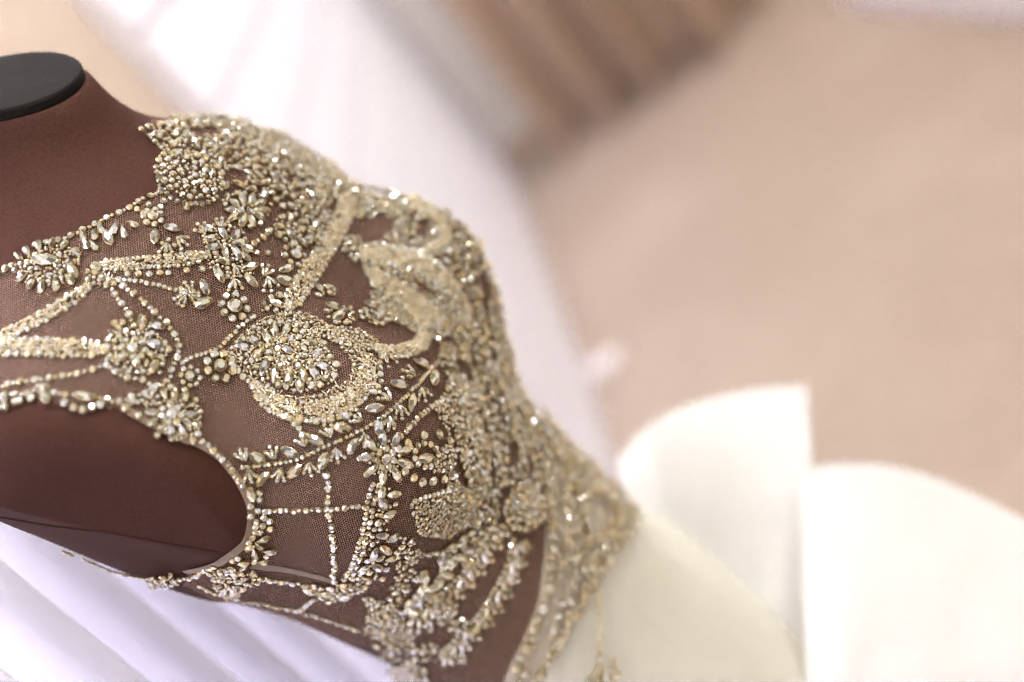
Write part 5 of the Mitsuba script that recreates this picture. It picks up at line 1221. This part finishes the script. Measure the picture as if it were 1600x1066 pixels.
def do_round(p, d, m, lift=LIFT):
    d = d * 1.16
    p = snap(p[None], lift)[0]
    put('round', p, rng.normal(size=3), d, d, d * rng.uniform(.95, 1.2), m, tilt=8)


def do_chain(pts, par, m):
    d, alt = par['d'] / 1000, par['alt'] / 1000
    q = spline(pts, .0004)
    s = np.r_[0, np.cumsum(np.linalg.norm(np.diff(q, axis=0), axis=1))]
    x, k = 0.0, 0
    big = True
    while x < s[-1]:
        e = 1.12 * (d if big or not alt else alt) * rng.uniform(.92, 1.08)
        p = np.array([np.interp(x + e / 2, s, q[:, a]) for a in range(3)])
        i = min(np.searchsorted(s, x + e / 2), len(q) - 2)
        t = q[i + 1] - q[i]
        p = snap((p + rng.normal(size=3) * .00022)[None], LIFT - .0003)[0]
        if e < .0022:
            put('seed', p, t, e, e, e, m)
        else:
            put('round', p, t, e, e, e * 1.05, m, tilt=9, spin=rng.uniform(0, 6))
        x += e * rng.uniform(.93, 1.02)
        big = not big


def do_band(pts, par, m):
    w, e = par['w'] / 1000, par['edge'] / 1000
    q = snap(spline(pts, .001), 0)
    n = normals(q)
    t = np.gradient(q, axis=0)
    t /= np.linalg.norm(t, axis=1, keepdims=True)
    b = np.cross(n, t)
    taper = np.clip(np.minimum(np.arange(len(q)), len(q) - 1 - np.arange(len(q))) / 8., .35, 1)
    L = len(q) * .001
    inner = w - e * 1.1
    for _ in range(int(L * inner / (1.25e-6))):                            # two layers of bugles and seeds
        i = int(rng.integers(len(q)))
        u = rng.uniform(-.5, .5)
        p = snap((q[i] + b[i] * u * inner * taper[i])[None], LIFT + .0002 + rng.uniform(0, .0013) * (1 - 3 * u * u))[0]
        if rng.random() < .62:
            g = rng.uniform(-1.4, 1.4)
            put('bugle', p, t[i] * math.cos(g) + b[i] * math.sin(g) + n[i] * rng.normal() * .22, rng.uniform(.0018, .003), .0009, .0009, m, tilt=12)
        else:
            z = rng.uniform(.0011, .0018)
            put('seed', p, t[i], z, z, z, m)
    for s in (-1, 1):
        line = q + b * (s * (w / 2 - e * .35) * taper)[:, None]
        do_chain(line, {'d': par['edge'], 'alt': par['edge'] * .62}, m)


def do_flower(pts, par, m):
    c = pts[0]
    n = near(c[None])[0][0]
    a = np.cross(n, [.2, .3, .9])
    a /= np.linalg.norm(a)
    b = np.cross(n, a)
    rc, R, d = par['rc'] / 1000, par['R'] / 1000, par['d'] / 1000
    do_round(c, rc * 1.7, m, LIFT + .0006)
    ph = rng.uniform(0, 6)
    for k in range(par['n']):
        g = ph + 2 * np.pi * k / par['n']
        do_round(c + (a * math.cos(g) + b * math.sin(g)) * R * rng.uniform(.96, 1.04), d * rng.uniform(.92, 1.05), m)


def do_long(kind, pts, par, m, lift=LIFT + .0005):
    a, b = pts
    c = (a + b) / 2
    W = par['W'] / 1000 * 1.18 * rng.uniform(.94, 1.06)
    L = min(max(np.linalg.norm(b - a) * 1.10, W * 1.2), W * 2.4)
    c = snap(c[None], lift)[0]
    put(kind, c, b - a, L * rng.uniform(.94, 1.04), W, W * 1.0, m, tilt=7, tint=int(rng.choice([0, 0, 2, 3, 5, 1, 6])))


MIX = {'mixed': [('nav', .0082, .0042, .16), ('tear', .0062, .0041, .18), ('round', .0048, 0, .35), ('round', .0038, 0, .6), ('round', .0029, 0, .7), ('seed', .0019, 0, .5)],
       'round': [('round', .0046, 0, .25), ('round', .0038, 0, .5), ('round', .0031, 0, .6), ('seed', .0018, 0, .6)],
       'paisley': [('round', .0046, 0, .25), ('round', .0038, 0, .5), ('round', .003, 0, .5), ('seed', .0019, 0, .9), ('seed', .0014, 0, .5)],
       'fine': [('round', .0032, 0, .5), ('round', .0025, 0, .6), ('seed', .0018, 0, 1.), ('seed', .0014, 0, .8)],
       'seed': [('round', .0028, 0, .25), ('bugle', .0025, 0, .9), ('seed', .0017, 0, 1.), ('seed', .0013, 0, 1.)]}


def do_fill(pts, par, holes, m):
    """Fills the outline with stones, large ones first, each clear of those that are there already."""
    poly3 = np.asarray(pts)
    c = poly3.mean(0)
    n = near(c[None])[0][0]
    a = np.cross(n, [.2, .3, .9])
    a /= np.linalg.norm(a)
    b = np.cross(n, a)
    pl = lambda q: np.stack([(q - c) @ a, (q - c) @ b], -1)
    poly = trimesh.path.polygons.Polygon(pl(poly3)).buffer(0)
    for h in holes:
        poly = poly.difference(trimesh.path.polygons.Polygon(pl(np.array(h) / 1000)).buffer(.0005))
    if poly.is_empty:
        return
    x0, y0, x1, y1 = poly.bounds
    had_p, had_r = np.array(pend_p).reshape(-1, 3), np.array(pend_r)
    close_by = np.linalg.norm(had_p - c, axis=1) < max(x1 - x0, y1 - y0) + .02 if len(had_p) else np.zeros(0, bool)
    P, Rr = had_p[close_by], had_r[close_by]
    tree, newp, newr = (cKDTree(P) if len(P) else None), [], []
    cell = {}
    G = .004
    for kind, L, W, share in MIX[par['mix']]:
        L, W = L * par['sz'], W * par['sz']
        rad = (L + (W or L)) / 4 if kind != 'bugle' else .0008
        tries = int(poly.area / (rad * rad * 4) * 5 * share) + 3
        xy = np.stack([rng.uniform(x0, x1, tries), rng.uniform(y0, y1, tries)], -1)
        xy = xy[shapely.contains_xy(poly, xy[:, 0], xy[:, 1])]
        if not len(xy):
            continue
        q = snap(c + xy[:, :1] * a + xy[:, 1:] * b, LIFT + par['lift'], it=5)
        shift = np.abs((q - c) @ a - xy[:, 0]) + np.abs((q - c) @ b - xy[:, 1])
        q = q[shift < .03]
        for p in q:
            if tree is not None:
                idx = tree.query_ball_point(p, rad + .006)
                if any(np.linalg.norm(P[i] - p) < (Rr[i] + rad) * .80 for i in idx):
                    continue
            key = tuple(np.floor(p / G).astype(int))
            hit = False
            for dx in (-2, -1, 0, 1, 2):
                for dy in (-2, -1, 0, 1, 2):
                    for dz in (-1, 0, 1):
                        for i in cell.get((key[0] + dx, key[1] + dy, key[2] + dz), ()):
                            if np.linalg.norm(newp[i] - p) < (newr[i] + rad) * .93:
                                hit = True
                                break
                        if hit:
                            break
                    if hit:
                        break
                if hit:
                    break
            if hit:
                continue
            cell.setdefault(key, []).append(len(newp))
            newp.append(p)
            newr.append(rad)
            j = rng.uniform(.9, 1.1)
            up = p + near(p[None])[0][0] * rng.uniform(0, .0012)
            if kind in ('nav', 'tear'):
                put(kind, up, rng.normal(size=3), L * j, W * j, W, m, tilt=14)
            elif kind == 'bugle':
                put(kind, up, rng.normal(size=3), L * j, .0009, .0009, m, tilt=14)
            else:
                put(kind, up, rng.normal(size=3), L * j, L * j, L * j * 1.08, m, tilt=13)


for row in [r for r in BEADWORK if r[0] != 'fill'] + [r for r in BEADWORK if r[0] == 'fill']:
    kind, name, par, pts = row[:4]
    pts = np.array(pts) / 1000
    m = motif(name, pts)
    if kind == 'chain':
        do_chain(pts, par, m)
    elif kind == 'band':
        do_band(pts, par, m)
    elif kind == 'flower':
        do_flower(pts, par, m)
    elif kind in ('nav', 'tear'):
        do_long(kind, pts, par, m)
    elif kind == 'round':
        do_round(pts[0], par['d'] / 1000, m)
    else:
        do_fill(pts, par, row[4] if len(row) > 4 else [], m)

# --- a strand of stones that hangs free in front of the skirt
line = spline([(0.108, -0.032, 0.002), (0.107, -0.038, -0.002), (0.105, -0.049, -0.009), (0.102, -0.060, -0.018), (0.098, -0.070, -0.027), (0.093, -0.080, -0.035), (0.089, -0.089, -0.042)], .0036)
hang = motif('hanging_strand', line)
for k, p in enumerate(line):
    e = .0046 if k % 2 else .0032
    tt = np.array([0, 0, 1.0])
    put('round' if k % 2 else 'seed', p, tt, e, e, e, hang, tilt=20, spin=rng.uniform(0, 6))
for k in range(40):
    p = line[-1] + np.array([rng.normal() * .0055, rng.normal() * .0055, -.005 + rng.normal() * .003])
    put('round' if k % 3 else 'tear', p, rng.normal(size=3), .0052, .0044, .0044, hang, tilt=40)


# the 300 largest of each kind are parts of their own, the rest stay one piece per motif
WORD = {'nav': 'navette_stone', 'tear': 'teardrop_stone', 'round': 'round_stone'}
plys = {}
own = set()
for kind in WORD:
    idx = [i for i, s in enumerate(stones) if s[0] == kind]
    size = lambda i: stones[i][3] / np.linalg.norm(stones[i][2][:3, 3] - EYE)
    own |= set(sorted(idx, key=size, reverse=True)[:300])
count, rest = {}, {}
for i, (kind, tint, M, L, m) in enumerate(stones):
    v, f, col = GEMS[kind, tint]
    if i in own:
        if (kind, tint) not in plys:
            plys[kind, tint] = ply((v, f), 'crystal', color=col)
        base = f'gown__{m}__{WORD[kind]}'
        k = count.get(base, 0)
        count[base] = k + 1
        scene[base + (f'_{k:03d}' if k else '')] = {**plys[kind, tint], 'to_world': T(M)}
    else:
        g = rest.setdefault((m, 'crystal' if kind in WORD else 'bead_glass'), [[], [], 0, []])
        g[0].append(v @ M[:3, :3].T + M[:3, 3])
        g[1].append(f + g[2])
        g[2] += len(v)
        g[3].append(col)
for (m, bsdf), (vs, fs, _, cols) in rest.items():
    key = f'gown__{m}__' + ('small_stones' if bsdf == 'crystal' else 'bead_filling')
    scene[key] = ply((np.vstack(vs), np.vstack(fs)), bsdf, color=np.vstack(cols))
    labels[key] = {'kind': 'stuff'}

# ------------------------------------------------------------------ skirt and stiff panels
def torso_radius(phi, z):
    """Distance of the form's surface from its axis, outwards along the bearings phi at the heights z."""
    d = np.stack([np.cos(phi), np.sin(phi), 0 * phi], -1)
    o = np.stack([0 * phi + .01, 0 * phi, z], -1)
    r = np.full(phi.shape, .30)
    for _ in range(60):
        r = r - .8 * sdf(o + r[..., None] * d)
    return r


st = EDGES['SKIRT_TOP']
NP, NR = 220, 90
phi = np.linspace(-np.pi, np.pi, NP)
tph = np.arctan2(st[:, 1], st[:, 0] - .01)
o = np.argsort(tph)
ztop = np.interp(phi, np.r_[-np.pi, tph[o], tph[o][-1] + .5, np.pi], np.r_[-.05, st[o, 2], .05, -.02])
rowt = np.linspace(0, 1, NR)[:, None] ** 1.6
z = ztop[None] + (-.99 - ztop[None]) * rowt
zc = np.maximum(z, -.115)
base = torso_radius(np.broadcast_to(phi, z.shape).copy(), zc)
drop = np.maximum(0, -.03 - z)
R_ = base + .0009 + .45 * drop ** 1.6 + .004 * smooth01(-z / .08)
R_ = R_ + .0012 * np.sin(23 * phi[None] + 5 * np.sin(3 * phi[None])) * np.exp(-drop / .06) * smooth01(drop / .02)
sk = np.stack([.01 + R_ * np.cos(phi), R_ * np.sin(phi), z], -1)
v, f = sheet(sk, (NR, NP))
scene['gown__skirt'] = ply((v + SHIFT, f), 'satin_cream', smooth=True)
labels['gown__skirt'] = {'label': 'plain cream satin skirt'}


def panel(key, edge_in, edge_out, bulge, crease=.0008, n=60, m=90):
    """A stiff satin panel between two edges (body coordinates), bowed along its normal, 2 mm thick."""
    a, b = (spline(np.array(e), .002) for e in (edge_in, edge_out))
    a, b = (np.stack([np.interp(np.linspace(0, 1, m), np.linspace(0, 1, len(e)), e[:, k]) for k in range(3)], -1) for e in (a, b))
    s = np.linspace(0, 1, n)[:, None, None]
    p = a[None] * (1 - s) + b[None] * s
    nrm = np.cross(b.mean(0) - a.mean(0), a[-1] - a[0])
    nrm /= np.linalg.norm(nrm)
    if nrm[2] < 0:
        nrm = -nrm
    p = p + nrm * (np.sin(np.pi * s) * bulge * (1 + .4 * np.sin(np.linspace(0, 5, m))[None, :, None]))
    p = p + nrm * (.010 * (nfbm(p * 9, 3) - .5) * np.minimum(1, 3 * s)[..., 0])[..., None]
    uu = np.linspace(0, 1, m)[None, :]
    for c0, c1, wd in ((.62, .30, .045), (.25, .12, .06)):                 # soft creases that run up from the waist
        p = p + nrm * (crease * np.exp(-((uu - c0 + c1 * (1 - s[..., 0])) / wd) ** 2) * np.sin(np.pi * np.clip(s[..., 0] * 1.1, 0, 1)))[..., None]
    v, f = sheet(p, (n, m))
    v2, f2 = sheet(p - nrm * .002, (n, m))
    mesh = trimesh.Trimesh(np.vstack([v, v2]), np.vstack([trimesh.geometry.triangulate_quads(f), trimesh.geometry.triangulate_quads(f2[:, ::-1] + len(v))]), process=False)
    scene[key] = ply(moved(mesh), 'satin', smooth=True)


panel('gown__bow_panel', [(0.044, 0.070, -0.111), (0.064, 0.051, -0.147), (0.086, 0.036, -0.179), (0.103, 0.019, -0.206), (0.114, 0.006, -0.226), (0.125, 0.005, -0.247)], [(0.031, 0.190, -0.091), (0.045, 0.232, -0.101), (0.063, 0.269, -0.120), (0.090, 0.295, -0.140), (0.124, 0.309, -0.161), (0.165, 0.312, -0.182)], .018)
panel('gown__bow_panel_001', [(0.134, -0.020, -0.230), (0.148, -0.039, -0.240), (0.174, -0.053, -0.263), (0.202, -0.063, -0.283), (0.229, -0.073, -0.301), (0.264, -0.080, -0.319), (0.301, -0.082, -0.331)], [(0.150, 0.216, -0.195), (0.177, 0.227, -0.213), (0.212, 0.232, -0.240), (0.245, 0.223, -0.265), (0.277, 0.199, -0.286), (0.312, 0.163, -0.305), (0.339, 0.125, -0.320)], .02)


labels['gown'] = {'label': 'gown with crystal beaded sheer bodice and cream satin skirt', 'category': 'dress'}
